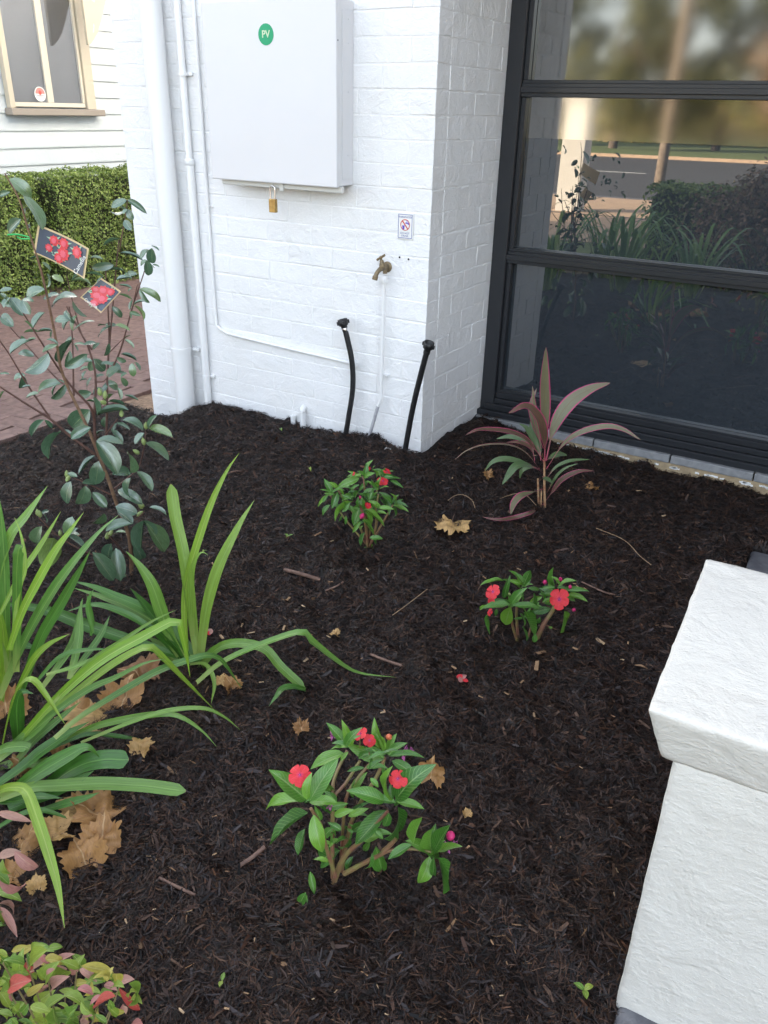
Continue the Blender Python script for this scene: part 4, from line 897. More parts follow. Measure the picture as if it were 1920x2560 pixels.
# tags and tie
def plant_tag(label, corners, dd, bow, flowers, words):
    P = [lift(*cA(x, y), cb, d_) for (x, y), d_ in zip(corners, dd)]        # tl, tr, br, bl
    n0 = (P[1]-P[0]).cross(P[3]-P[0]).normalized()
    if n0.dot(TOCAM(P[0])) < 0: n0 = -n0
    def pt(u, v, h=0.0):
        p = P[0].lerp(P[1], u).lerp(P[3].lerp(P[2], u), v); return p+n0*(bow*(4*(u-.5)**2-1)+h)
    t = thing('plant_tag', P[0], label, 'tag', 'printed tags on the camellia')
    def patch(u0, u1, v0, v1, h, nu=12):
        V = []; Fc = []
        for i in range(nu+1):
            for j in (0, 1): V.append(pt(u0+(u1-u0)*i/nu, v0 if j == 0 else v1, h))
        for i in range(nu): Fc.append((2*i, 2*i+2, 2*i+3, 2*i+1))
        return mesh(V, Fc, smooth=True)
    card = patch(0, 1, 0, 1, 0); md = mat('tag_gold_border', (0.62, 0.47, 0.26), .35); o = obj('card', card, md, t)
    obj('picture', patch(.04, .96, .055, .945, .0022), mat('tag_dark_picture', (0.075, 0.09, 0.12), .25), t)
    rr2 = random.Random(len(label)); fm = mat('tag_red_print', (0.62, 0.06, 0.07), .3); fm2 = mat('tag_pink_print', (0.66, 0.12, 0.16), .3); gm = mat('tag_green_print', (0.33, 0.5, 0.34), .3)
    asp = (P[1]-P[0]).length/(P[3]-P[0]).length
    for i, (u, v, r) in enumerate(flowers):
        r *= 1.25
        for k in range(3):
            a = rr2.uniform(0, 6.28); V = [pt(u, v, .0008)]; L0 = r*1.75
            V = [pt(u+math.cos(a+e)*l/asp, v+math.sin(a+e)*l, .0029+k*.0003) for e, l in ((-.35, r*.8), (0, L0), (.35, r*.8), (0, r*.3))]
            obj('print', mesh(V, [(0, 1, 2, 3)]), gm, t)
        for rad, h, mm in ((r, .0040+.0003*i, fm), (r*.55, .0060+.0001*i, fm2)):
            V = [pt(u+math.cos(a)*rad*(1+.16*math.sin(a*9+i))/asp, v+math.sin(a)*rad*(1+.16*math.sin(a*9+i)), h) for a in [6.283*q/26 for q in range(26)]]
            obj('print', mesh(V, [tuple(range(26))]), mm, t)
    for s, size, u, v, rot in words:
        me = text_mesh(s, size, 0); eu = (P[1]-P[0]).normalized(); ev = n0.cross(eu)
        X = Vector(eu); M = Matrix(((eu.x, ev.x, n0.x, 0), (eu.y, ev.y, n0.y, 0), (eu.z, ev.z, n0.z, 0), (0, 0, 0, 1)))
        c = pt(u, v, .0075); obj('lettering', me, MT['paper'], t, Matrix.Translation(c) @ M @ Matrix.Rotation(rot, 4, 'Z'))
    return t
plant_tag('larger printed plant tag with red camellia picture, upper one on the shrub', [(315, 535), (738, 735), (700, 988), (278, 770)], (-.03, -.06, -.06, -.03), .012,
    [(.32, .30, .13), (.25, .60, .10), (.50, .25, .14), (.52, .58, .17), (.45, .78, .13), (.78, .30, .15)], [('Camellia', .017, .885, .62, R_(74))])
plant_tag('smaller printed plant tag with red camellia picture, lower one on the shrub', [(838, 978), (1005, 1090), (838, 1272), (665, 1140)], (.04, .02, .01, .03), .008,
    [(.42, .33, .14), (.68, .22, .11), (.38, .60, .15), (.62, .58, .15), (.52, .85, .11), (.2, .45, .1)], [('Camellia', .013, .45, .94, 0.0)])
p0, p1 = lift(*cA(60, 620), cb, -.04), lift(*cA(250, 655), cb, -.02)
ti = thing('plant_tie', p1, 'bright green plastic tie round the camellia stem', 'plant tie')
obj('strap', join(tube([p1+Vector((0, 0, .004)), p0.lerp(p1, .5)+Vector((0, 0, .006)), p0], [.0022, .0022], 6, 10), tube([p1, p0.lerp(p1, .6)+Vector((0, 0, -.004)), p0.lerp(p1, .42)+Vector((0, 0, -.001))], [.0022, .002], 6, 8)), MT['tie'], ti)

# ---- strap-leaved agapanthus
WK = [1.10]
def strap(parent, pts, wpx, mt, rr, base, tip='g', blunt=False, name='leaf', d0=0.0, nrm=None, channel=.22, wprof=None, start_ground=False):
    """a long leaf through picture points, standing in depth between its root and its tip"""
    A = lift(*pts[0], base, d0) if not start_ground else on_ground(*pts[0])
    if A.z < ground(A.x, A.y)-.03: A = on_ground(*pts[0], .02)
    o0 = NH.dot(A-base)
    if tip == 'g': T = on_ground(*pts[-1], .022); o1 = NH.dot(T-base)
    else: o1 = o0+tip
    L2 = [0]
    for a, b in zip(pts, pts[1:]): L2.append(L2[-1]+math.hypot(a[0]-b[0], a[1]-b[1]))
    P = []
    for p, l in zip(pts, L2):
        q = lift(*p, base, o0+(o1-o0)*l/L2[-1]); gz = ground(q.x, q.y)+.022
        if q.z < gz and l > 0: q = on_ground(*p, .028)
        P.append(q)
    n = 26; S = catmull(P, n)
    W = wpx*NH.dot(S[n//3]-CAM)/FPX*WK[0]
    V = []; UV = []; Fc = []; tw = rr.gauss(0, .25)
    up = nrm or (TOCAM(P[0])*.75+Vector((0, 0, .6))+Vector((rr.gauss(0, .2), rr.gauss(0, .2), 0)))
    na = 4
    for i, p in enumerate(S):
        t = i/n; tg = (S[min(i+1, n)]-S[max(i-1, 0)]).normalized(); s = tg.cross(up)
        if s.length < .05: s = tg.cross(Vector((0, 0, 1)))
        s.normalize(); nn = s.cross(tg)
        ang = tw*t; s2 = s*math.cos(ang)+nn*math.sin(ang); n2 = nn*math.cos(ang)-s*math.sin(ang)
        if wprof: w_ = wprof(t)
        else:
            w_ = (.62+.38*min(1, t*2.2))
            if blunt: w_ *= 1 if t < .93 else math.sqrt(max(0.02, 1-((t-.93)/.07)**2))
            else: w_ *= 1 if t < .55 else max(.03, 1-((t-.55)/.45)**1.7)
        for j in range(na+1):
            u = j/na*2-1; V.append(p+s2*(u*W*.5*w_)+n2*(u*u*W*channel*w_*(1-.6*t))); UV.append((j/na, t))
    for i in range(n):
        for j in range(na): k = i*(na+1)+j; Fc.append((k, k+1, k+na+2, k+na+1))
    return obj(name, mesh(V, Fc, UV, smooth=True), mt, parent)
def cv(cr, *pts): return [cr(*p) for p in pts]
rr = random.Random(5); AG, AY, AD = MT['agap'], MT['agapy'], MT['agapd']
ab = on_ground(*cD(1340, 1010)); ag1 = thing('agapanthus', ab, 'agapanthus clump in mid bed with leaves arching right onto mulch', 'plant', 'strap leaved agapanthus clumps')
for pts, w_, mt, tip, bl in (
 (cv(cD, (1370, 960), (1345, 800))+cv(cC, (1310, 1620), (1270, 1350), (1210, 1080), (1180, 858)), 31, AG, .10, True), (cv(cD, (1290, 900), (1275, 600), (1310, 350))+cv(cC, (1440, 1040), (1560, 780), (1655, 640)), 21, AY, .12, False),
 (cv(cD, (1385, 960), (1400, 800), (1430, 600), (1510, 330))+[(600, 1310), (636, 1250)], 31, AG, .08, False), (cv(cD, (1330, 800), (1320, 420))+cv(cC, (1350, 1385), (1395, 1328), (1440, 1350)), 18, AG, -.02, False),
 (cv(cD, (1260, 960), (1180, 820), (1110, 620), (1050, 450), (960, 310), (870, 215)), 35, AG, .02, False), (cv(cD, (1290, 980), (1180, 760), (1000, 620), (800, 530), (640, 460), (490, 420)), 28, AD, .05, False),
 (cv(cD, (1250, 960), (1100, 740), (900, 610), (700, 530), (510, 470)), 24, AG, .08, False), (cv(cD, (1240, 950), (1050, 760), (850, 640), (650, 585), (460, 632)), 20, AD, .0, False),
 (cv(cD, (1280, 960), (1130, 760), (1000, 590), (900, 470)), 36, AD, .02, False), (cv(cD, (1300, 1000), (1200, 860), (1050, 750), (930, 700)), 28, AD, 0, False),
 (cv(cD, (1240, 940), (1150, 915), (900, 830), (600, 730), (400, 650), (200, 600), (0, 575), (-60, 575)), 33, AD, -.12, False),
 (cv(cE, (-20, 990), (150, 850), (400, 735), (690, 640), (760, 690), (950, 840), (1100, 920), (1360, 950)), 25, AG, 'g', False), (cv(cE, (-30, 930), (100, 765), (250, 715), (440, 750), (560, 880), (725, 1030)), 26, AG, 'g', True),
 (cv(cE, (730, 1035), (640, 1015), (570, 1030), (530, 1080), (475, 1150)), 20, AD, 'g', False), (cv(cD, (1330, 1000), (1400, 960), (1500, 880), (1659, 850)), 16, AD, -.02, False),
 (cv(cE, (-70, 800), (30, 795), (120, 820), (200, 900), (290, 1025)), 8, AG, 'g', False), (cv(cD, (1300, 1000), (1420, 1000), (1480, 1120), (1460, 1270)), 13, AG, 'g', False),
 (cv(cD, (1320, 1020), (1200, 960), (1100, 860), (1010, 800)), 22, AG, .04, False), (cv(cD, (1350, 1000), (1300, 900), (1230, 780), (1190, 700)), 30, AD, .03, False),
 (cv(cD, (1230, 980), (1100, 900), (950, 850), (780, 820)), 20, AG, .02, False), (cv(cD, (1380, 1020), (1430, 1010), (1440, 1070), (1380, 1060)), 10, AG, 'g', False)):
    strap(ag1, pts, w_, mt, rr, ab, tip, bl)
ab2 = on_ground(*cD(30, 1560)); ag2 = thing('agapanthus', ab2, 'big agapanthus clump at left picture edge with tall upright leaves', 'plant', 'strap leaved agapanthus clumps')
for pts, w_, mt, tip, bl in (
 (cv(cD, (0, 1230), (160, 860), (330, 550), (480, 330), (680, 90), (820, -35)), 31, AG, .02, False), (cv(cD, (60, 900), (150, 640), (230, 480), (370, 230), (480, 80), (580, -55)), 23, AY, .08, False),
 (cv(cD, (-40, 500), (0, 300), (80, 100))+cv(cC, (180, 1080), (330, 868)), 28, AG, .05, False), (cv(cD, (110, 1050), (112, 700), (115, 400), (128, 210), (160, 175)), 27, AG, -.01, True),
 (cv(cD, (60, 1050), (40, 700), (30, 300), (10, 0), (-10, -180)), 29, AG, .05, False), (cv(cD, (10, 1250), (30, 1000), (20, 750), (-20, 560)), 31, AY, -.03, False),
 (cv(cD, (140, 1200), (280, 820), (430, 560), (560, 330), (625, 210)), 30, AD, .08, False), (cv(cD, (120, 1180), (230, 970), (340, 860), (480, 788)), 21, AY, -.02, False),
 (cv(cD, (0, 650), (130, 400), (250, 220), (350, 60), (420, -60)), 15, AY, .1, False), (cv(cD, (80, 900), (130, 500), (175, 330), (150, 120), (100, -20)), 14, AY, .1, False),
 (cv(cD, (300, 1150), (500, 860), (560, 600), (570, 540)), 22, AG, .1, False), (cv(cD, (480, 1100), (540, 850), (560, 560)), 24, AG, .12, False), (cv(cD, (500, 1060), (680, 820), (760, 660)), 18, AG, .12, False),
 (cv(cD, (60, 1000), (80, 860), (220, 880), (240, 900)), 30, AD, .02, False), (cv(cD, (250, 1120), (420, 945), (620, 895), (780, 900)), 14, AD, .05, False), (cv(cD, (640, 780), (610, 600), (640, 490), (660, 485)), 14, AD, .02, False),
 (cv(cD, (630, 800), (640, 700), (610, 560), (600, 520)), 11, AD, .02, False)):
    strap(ag2, pts, w_, mt, rr, ab2, tip, bl, d0=rr.uniform(-.02, .12))
ab3 = on_ground(*cD(110, 1700)); ag3 = thing('agapanthus', ab3, 'low agapanthus clump at lower left with kinked yellow green leaves', 'plant', 'strap leaved agapanthus clumps')
for pts, w_, mt, tip, bl in (
 (cv(cD, (100, 1560), (400, 1230), (700, 970), (1000, 800), (1190, 700), (1235, 700), (1280, 880), (1315, 1090)), 30, AY, .06, False), (cv(cD, (50, 1600), (400, 1300), (700, 1060), (900, 930), (1030, 880), (1100, 930), (1250, 1080), (1400, 1230), (1475, 1305)), 29, AY, 'g', False),
 (cv(cD, (0, 1640), (300, 1390), (600, 1180), (800, 1090), (1000, 990), (1150, 960)), 22, AG, .1, False), (cv(cD, (350, 1290), (600, 1000), (850, 830), (1050, 700), (1220, 620)), 13, AG, .1, False),
 (cv(cD, (320, 1070), (500, 1020), (700, 940), (800, 880)), 14, AG, .03, False), (cv(cD, (20, 1560), (80, 1300), (140, 1150), (225, 1105), (330, 1230), (452, 1415)), 25, AY, -.06, False),
 (cv(cD, (130, 1560), (115, 1300), (150, 1190), (230, 1200)), 42, AD, 0, False), (cv(cD, (380, 1510), (560, 1360), (850, 1180), (1100, 1040), (1330, 960), (1430, 935), (1520, 960), (1600, 1060), (1659, 1150)), 22, AG, 'g', False),
 (cv(cD, (150, 1680), (350, 1580), (600, 1450), (800, 1390), (1100, 1340), (1250, 1360), (1400, 1460), (1500, 1570)), 20, AG, 'g', False), (cv(cD, (560, 1540), (900, 1400), (1150, 1320), (1400, 1300), (1550, 1360), (1659, 1450)), 14, AG, 'g', False),
 (cv(cF, (-40, 560), (200, 470), (400, 455), (700, 440), (1000, 455), (1285, 492)), 40, AG, 'g', True), (cv(cF, (-60, 560), (0, 490), (90, 465), (180, 490), (250, 660), (330, 900), (400, 1150), (447, 1440)), 34, AY, 'g', False),
 (cv(cF, (60, 520), (250, 380), (450, 260), (600, 190), (690, 260)), 50, AD, .03, False), (cv(cF, (300, 480), (520, 330), (700, 275), (890, 275)), 55, AD, .0, True), (cv(cF, (-20, 450), (150, 330), (300, 210), (480, 90), (620, 10)), 38, AD, .1, False),
 (cv(cF, (60, 620), (300, 520), (500, 430), (650, 350)), 42, AD, .05, False), (cv(cF, (250, 640), (450, 580), (590, 540), (690, 500)), 26, AD, 0, False), (cv(cF, (-40, 760), (150, 650), (300, 625), (500, 690)), 18, AD, 'g', False),
 (cv(cF, (-40, 300), (100, 180), (250, 60), (400, -60)), 34, AG, .05, False), (cv(cF, (80, 330), (230, 150), (400, 0), (560, -130)), 24, AG, .08, False), (cv(cF, (-40, 230), (60, 190), (170, 185), (200, 200)), 30, AG, 0, True),
 (cv(cF, (350, 200), (600, 100), (800, 110), (1060, 150)), 14, AD, 'g', False), (cv(cF, (-40, 340), (120, 300), (260, 300), (330, 250)), 34, AG, .02, False), (cv(cF, (-60, 560), (100, 560), (250, 530), (430, 540)), 30, AD, -.02, False)):
    strap(ag3, pts, w_, mt, rr, ab3, tip, bl, d0=rr.uniform(-.05, .05))

# ---- cordyline
WK[0] = .92
rr = random.Random(9); kb_ = on_ground(*cG(805, 1395)); co = thing('cordyline', kb_, 'pink edged bronze cordyline plant in front of the window', 'plant')
CO, CG, CDk = MT['cord'], MT['cordg'], MT['cordd']
def lance(pet, mx): return lambda t: .10+0*t if t < pet*.6 else max(.02, .10+.90*math.sin(math.pi*min(1, ((t-pet*.6)/(1-pet*.6)))**.85)**.9) if t < .995 else .02
for pts, w_, mt, tip, pet in (
 (((800, 1000), (805, 800), (803, 600), (800, 350), (812, 60)), 130, CO, .0, .35), (((805, 1000), (795, 780), (745, 630), (640, 545), (500, 610)), 110, CDk, -.15, .3), (((812, 1000), (880, 720), (1000, 530), (1170, 410), (1345, 355)), 135, CO, .05, .35),
 (((815, 1070), (960, 860), (1100, 765), (1300, 715), (1450, 740), (1600, 830)), 62, CO, -.1, .35), (((800, 1020), (680, 850), (560, 775), (380, 742), (240, 745), (145, 790)), 68, CDk, -.12, .3), (((790, 1110), (650, 940), (500, 870), (300, 870), (150, 920), (55, 995)), 34, CO, -.15, .2),
 (((770, 960), (660, 850), (590, 812), (500, 800), (400, 820)), 55, CG, .08, .25), (((770, 940), (720, 840), (680, 770), (640, 720), (590, 695)), 65, CG, .05, .2), (((760, 1070), (600, 1010), (470, 985), (370, 1010), (305, 1085)), 62, CG, -.02, .25),
 (((760, 1080), (640, 1035), (560, 1050), (510, 1110), (450, 1200)), 92, CG, -.1, .2), (((815, 1150), (900, 1050), (1020, 1000), (1180, 990)), 36, CG, .02, .2), (((820, 1270), (900, 1130), (980, 1060), (1080, 1025)), 32, CG, -.05, .2),
 (((760, 1400), (850, 1280), (940, 1160), (1080, 1090), (1210, 1085)), 55, CDk, -.02, .45), (((810, 1230), (700, 1262), (610, 1290), (550, 1350), (520, 1445)), 95, CO, -.1, .45), (((750, 1400), (690, 1430), (560, 1470), (420, 1490), (290, 1470)), 45, CDk, 'g', .3),
 (((770, 900), (740, 700), (712, 500), (700, 380)), 45, CO, .02, .2), (((790, 900), (720, 700), (690, 540), (735, 400)), 60, CO, .06, .2), (((780, 1130), (810, 1150), (870, 1190)), 70, CG, -.05, .2), (((810, 1000), (860, 970), (920, 945), (990, 955)), 60, CG, .1, .2),
 (((735, 1060), (660, 1060), (610, 1090), (595, 1150)), 45, CG, .03, .2), (((720, 1000), (690, 900), (600, 850), (480, 850)), 60, CDk, .05, .3), (((770, 1000), (750, 880), (700, 760), (690, 650)), 70, CG, .1, .2)):
    strap(co, [cG(*p) for p in pts], w_/3.318, mt, rr, kb_, tip, wprof=lance(pet, 1), channel=.12, d0=rr.gauss(0, .01))
stems(co, kb_, [(cG, [(805, 1420), (800, 1200), (800, 980)], .0055, .004, 0, 0), (cG, [(755, 1420), (745, 1150)], .005, .004, .02, .02), (cG, [(770, 1420), (775, 1250)], .003, .003, 0, 0)], MT['cordtrunk'], 'trunk')

# ---- impatiens
SK[0] = .78; LNK[0] = .10; EXTRA[0] = 0; WFK = .88; UPW[0] = .6; TOC[0] = .5; TLT[0] = .35
def flower(parent, c, size, nrm, rr, name='flower', n=5, mt=None):
    nrm = nrm.normalized(); a = nrm.orthogonal().normalized(); b = nrm.cross(a); rot = rr.uniform(0, 6)
    ctr = lathe([(size*.02, 0), (size*.06, size*.03), (size*.03, size*.07)], 7, Matrix.Translation(c-nrm*size*.02) @ nrm.to_track_quat('Z', 'Y').to_matrix().to_4x4())
    f = obj(name, ctr, MT['wither'], parent)
    for k in range(n):
        t = rot+k*6.283/n; d = a*math.cos(t)+b*math.sin(t); ln = size*.5*rr.uniform(.92, 1.08)
        q = c+d*ln*.06+nrm*(.0006*k)
        place_leaf('petal', PETV, mt or MT['petal'], f, q, q+d*ln+nrm*ln*rr.uniform(-.15, .12), .95, nrm, rr)
    return f
def bud(parent, c, size, mt, rr):
    M = Matrix.Translation(c) @ Matrix.Rotation(rr.uniform(0, 6), 4, 'Z') @ Matrix.Rotation(rr.gauss(0, .7), 4, 'X') @ Matrix.Scale(size, 4)
    obj('bud', lathe([(.02, -.5), (.3, -.25), (.4, .05), (.3, .3), (.03, .55)], 8), mt, parent, M)
def wilt(parent, c, size, rr):
    V = []; Fc = []
    for k in range(10):
        p = c+Vector((rr.gauss(0, .3), rr.gauss(0, .3), rr.gauss(0, .3)))*size; d = Vector((rr.gauss(0, 1), rr.gauss(0, 1), rr.gauss(0, 1))).normalized()*size*.4; e = d.orthogonal().normalized()*size*.18
        i = len(V); V += [p-d, p+e, p+d, p-e]; Fc.append((i, i+1, i+2, i+3))
    obj('withered_flower', mesh(V, Fc), MT['wither'], parent)
def px2m(px, base): return px*NH.dot(base-CAM)/FPX/math.cos(PITCH)*1.0
def young(parent, base, cr, pts, ln, n, rr, dd):
    for x, y in pts:
        for k in range(n):
            a = rr.uniform(-3.3, .2); l = ln*rr.uniform(.5, 1.1)
            leaves(parent, base, [(x+rr.gauss(0, ln*.12), y+rr.gauss(0, ln*.12), x+math.cos(a)*l, y+math.sin(a)*l*.8, rr.uniform(.3, .45))], cr, IMPV, MT['imp'], rr, dd, .015)
# front plant
rr = random.Random(31); ib = on_ground(*cI(665, 1275)); im = thing('impatiens', ib, 'front impatiens with coral red flowers and long side stem', 'flower', 'red impatiens plants')
stems(im, ib, [(cI, [(640, 1290), (700, 1120), (760, 1040), (850, 960), (1020, 770)], .0085, .004, 0, -.03), (cI, [(690, 1220), (760, 880), (850, 680), (940, 540), (1000, 400)], .0075, .0045, .02, .06), (cI, [(640, 1230), (640, 900), (655, 670), (720, 590), (830, 420)], .006, .004, 0, .08),
 (cI, [(640, 1100), (640, 650), (660, 520), (740, 350)], .006, .004, .02, .1), (cI, [(700, 1100), (730, 700), (800, 560), (900, 440)], .005, .004, .03, .08), (cI, [(720, 1200), (850, 1130), (950, 1080), (1040, 1040), (1190, 1030), (1320, 1050)], .0075, .003, -.01, -.05),
 (cI, [(660, 1220), (590, 1000), (560, 870), (490, 750)], .006, .004, -.02, -.08), (cI, [(1080, 960), (990, 1050)], .005, .007, -.03, -.03)], MT['impstem'])
IM = MT['imp']
leaves(im, ib, [(460, 690, 250, 505, .42), (440, 700, 155, 710, .34), (480, 700, 645, 420, .4), (480, 710, 670, 690, .42), (465, 690, 465, 530, .4), (470, 780, 215, 970, .5), (510, 790, 560, 1075, .42), (450, 890, 400, 1060, .45)], cI, IMPV, IM, rr, -.07, .015)
leaves(im, ib, [(740, 320, 620, 170, .38), (720, 370, 495, 445, .42), (760, 300, 800, 240, .35), (750, 360, 690, 420, .45), (770, 320, 720, 180, .3), (1000, 390, 745, 320, .42), (1005, 390, 1000, 530, .42), (990, 330, 920, 170, .35), (1020, 370, 1060, 250, .42), (1020, 380, 1120, 290, .4),
 (1030, 390, 1250, 360, .22), (1050, 420, 1210, 505, .42), (980, 350, 890, 320, .35), (990, 360, 960, 240, .4), (820, 400, 900, 360, .4)], cI, IMPV, IM, rr, .07, .015)
leaves(im, ib, [(1000, 700, 780, 620, .42), (1060, 690, 960, 500, .35), (1080, 690, 1260, 460, .45), (1080, 700, 1262, 735, .35), (1090, 740, 1080, 990, .38), (1020, 760, 810, 980, .42), (1030, 780, 1000, 890, .45), (1050, 690, 1040, 590, .4)], cI, IMPV, IM, rr, -.03, .015)
leaves(im, ib, [(1320, 1060, 1175, 970, .48), (1325, 1050, 1305, 865, .42), (1340, 1050, 1430, 885, .45), (1350, 1060, 1515, 1010, .42), (1310, 1080, 1250, 1290, .55), (1370, 1090, 1420, 1320, .34), (1340, 1080, 1335, 1245, .25), (1190, 1000, 1035, 1090, .42), (1200, 990, 1245, 815, .42)], cI, IMPV, IM, rr, -.05, .012)
leaves(im, ib, [(690, 1040, 500, 1170, .52), (940, 1010, 980, 1190, .42), (485, 1185, 515, 1420, .38), (600, 740, 740, 720, .4), (650, 800, 760, 760, .4), (700, 900, 620, 850, .5), (720, 870, 770, 990, .5), (640, 880, 560, 960, .5), (780, 900, 860, 850, .4), (850, 960, 960, 930, .5),
 (900, 980, 850, 1080, .45), (780, 620, 850, 520, .4), (800, 560, 760, 660, .4), (680, 960, 610, 1010, .45), (760, 960, 700, 1050, .5), (590, 560, 640, 660, .4), (560, 830, 520, 740, .4), (930, 900, 990, 960, .5), (910, 1060, 890, 1190, .35), (620, 1120, 520, 1090, .4), (780, 1080, 720, 1180, .4),
 (900, 540, 960, 600, .5), (670, 700, 600, 640, .4), (880, 880, 920, 800, .4), (540, 900, 470, 960, .4)], cI, IMPV, IM, rr, 0, .03)
leaves(im, ib, [(455, 1330, 400, 1430, .5), (440, 1340, 465, 1400, .4)], cI, IMPV, IM, rr, -.08, .0)
for x, y, s, dd, nv in ((415, 520, 175, -.08, (0, -.2, .7)), (1092, 545, 150, -.04, (.1, -.7, .45)), (830, 235, 120, .06, (-.5, -.1, .8)), (895, 280, 110, .05, (.5, -.2, .6))):
    c = lift(*cI(x, y), ib, dd); flower(im, c, px2m(s/2.765, ib), TOCAM(c)*.6+Vector(nv), rr)
    obj('flower_stalk', tube([c, c-Vector((0, 0, .035))], .001, 5), MT['impstem'], im)
bud(im, lift(*cI(1455, 940), ib, -.05), .022, MT['petal'], rr); bud(im, lift(*cI(1030, 255), ib, .06), .016, mat('orange_bud', (.5, .12, .05), .5), rr)
for x, y, s in ((635, 245, .012), (1155, 360, .02), (620, 725, .014), (1430, 1010, .012), (1490, 992, .012), (760, 240, .008)): wilt(im, lift(*cI(x, y), ib, -.03 if x > 1300 or y > 600 else .06), s, rr)
young(im, ib, cI, ((470, 700), (740, 320)), 140, 4, rr, -.02); young(im, ib, cI, ((1010, 380), (1070, 700), (1320, 1060)), 150, 4, rr, 0); young(im, ib, cI, ((620, 760), (760, 800), (830, 900), (650, 980), (900, 950), (880, 480)), 150, 4, rr, .01)
# right plant
rr = random.Random(32); jb = on_ground(*cJ(700, 830)); im2 = thing('impatiens', jb, 'small impatiens with red flowers near the white pillar', 'flower', 'red impatiens plants')
stems(im2, jb, [(cJ, [(640, 840), (600, 700), (585, 560)], .006, .004, 0, -.02), (cJ, [(655, 840), (640, 720), (640, 540), (690, 400)], .007, .004, .01, .04), (cJ, [(790, 850), (860, 700), (945, 560), (960, 420)], .010, .006, 0, .03), (cJ, [(720, 850), (760, 700), (800, 520)], .005, .003, 0, .03)], MT['impstem'])
leaves(im2, jb, [(690, 390, 605, 255, .32), (690, 380, 745, 260, .5), (680, 370, 575, 330, .35), (530, 340, 350, 350, .3), (700, 390, 750, 320, .4), (730, 400, 830, 410, .35), (590, 350, 520, 330, .35), (850, 470, 740, 520, .4), (820, 450, 950, 460, .35), (660, 420, 700, 500, .45)], cJ, IMPV, IM, rr, .03, .015)
leaves(im2, jb, [(590, 540, 680, 405, .4), (600, 545, 825, 545, .3), (585, 555, 540, 695, .62), (580, 540, 370, 560, .38), (570, 530, 440, 500, .42), (590, 530, 560, 440, .4), (530, 480, 570, 330, .25), (400, 540, 310, 580, .3), (690, 600, 790, 790, .55), (390, 620, 400, 790, .2), (680, 720, 730, 820, .5), (780, 850, 790, 780, .6),
 (470, 570, 460, 630, .5), (660, 610, 720, 700, .5)], cJ, IMPV, IM, rr, -.03, .012)
leaves(im2, jb, [(960, 410, 915, 255, .48), (980, 410, 1085, 305, .45), (1000, 420, 1218, 420, .28), (1060, 450, 1218, 492, .34), (940, 410, 830, 400, .48), (1040, 470, 1130, 500, .45), (1030, 590, 1010, 768, .65), (920, 570, 760, 600, .42), (830, 640, 800, 700, .45), (900, 720, 930, 790, .5), (940, 440, 850, 440, .45), (930, 420, 900, 350, .4), (880, 700, 860, 770, .4)], cJ, IMPV, IM, rr, .02, .015)
for x, y, s, dd, nv in ((990, 492, 175, -.03, (0, -.6, .3)), (440, 430, 130, -.03, (-.4, -.2, .4)), (415, 600, 70, -.03, (-.9, -.1, .1)), (425, 512, 70, -.03, (-.3, -.6, -.2))):
    c = lift(*cJ(x, y), jb, dd); flower(im2, c, px2m(s/3.318, jb), TOCAM(c)*.7+Vector(nv), rr)
for x, y, s in ((870, 350, .016), (1000, 325, .016), (1080, 390, .014), (1110, 580, .016), (575, 450, .012)): bud(im2, lift(*cJ(x, y), jb, 0), s, MT['petal'] if x != 575 else MT['bud'], rr)
young(im2, jb, cJ, ((690, 380), (590, 540), (960, 400), (760, 560), (700, 650), (860, 520)), 130, 5, rr, 0)
# back plant
rr = random.Random(33); kb2 = on_ground(*cK(840, 1470)); im3 = thing('impatiens', kb2, 'leafy impatiens nearest the pier with few red buds', 'flower', 'red impatiens plants')
stems(im3, kb2, [(cK, [(820, 1500), (800, 1200), (750, 950), (660, 790)], .008, .005, 0, -.02), (cK, [(850, 1480), (950, 1150), (945, 900), (985, 680)], .007, .005, 0, .02), (cK, [(830, 1450), (800, 900), (770, 500), (750, 420)], .006, .004, .02, .06), (cK, [(840, 1450), (900, 900), (1020, 420)], .005, .004, .02, .07),
 (cK, [(810, 1400), (600, 950), (380, 620)], .006, .004, .01, .04), (cK, [(800, 1420), (450, 1000), (270, 700)], .005, .004, 0, .02), (cK, [(860, 1430), (1080, 1050), (1200, 840)], .006, .004, 0, .02)], MT['impstem'])
leaves(im3, kb2, [(770, 380, 865, 180, .38), (740, 430, 545, 345, .25), (700, 450, 390, 570, .4), (700, 440, 520, 400, .4), (790, 390, 870, 360, .45), (840, 480, 700, 630, .35), (1020, 420, 930, 310, .38), (1040, 400, 1200, 340, .3), (1080, 430, 1300, 440, .2), (1150, 480, 1340, 580, .3), (760, 400, 680, 340, .4), (1030, 410, 1080, 300, .4),
 (750, 430, 800, 520, .4), (900, 300, 935, 260, .5)], cK, IMPV, IM, rr, .06, .012)
leaves(im3, kb2, [(970, 620, 690, 680, .34), (960, 600, 830, 490, .34), (1000, 610, 1120, 555, .34), (1030, 720, 750, 760, .28), (1040, 660, 1160, 960, .42), (380, 590, 270, 510, .45), (300, 670, 190, 470, .42), (380, 650, 300, 880, .48), (250, 690, 85, 850, .25), (270, 840, 130, 980, .45), (230, 700, 160, 800, .45),
 (1190, 820, 1260, 690, .42), (1200, 850, 1420, 920, .38), (1200, 860, 1260, 1040, .38), (1180, 800, 1020, 660, .42), (390, 600, 470, 700, .4), (990, 600, 920, 520, .4), (960, 950, 1100, 960, .4), (1000, 760, 1100, 860, .4), (400, 700, 480, 800, .45), (330, 780, 400, 900, .45)], cK, IMPV, IM, rr, .015, .015)
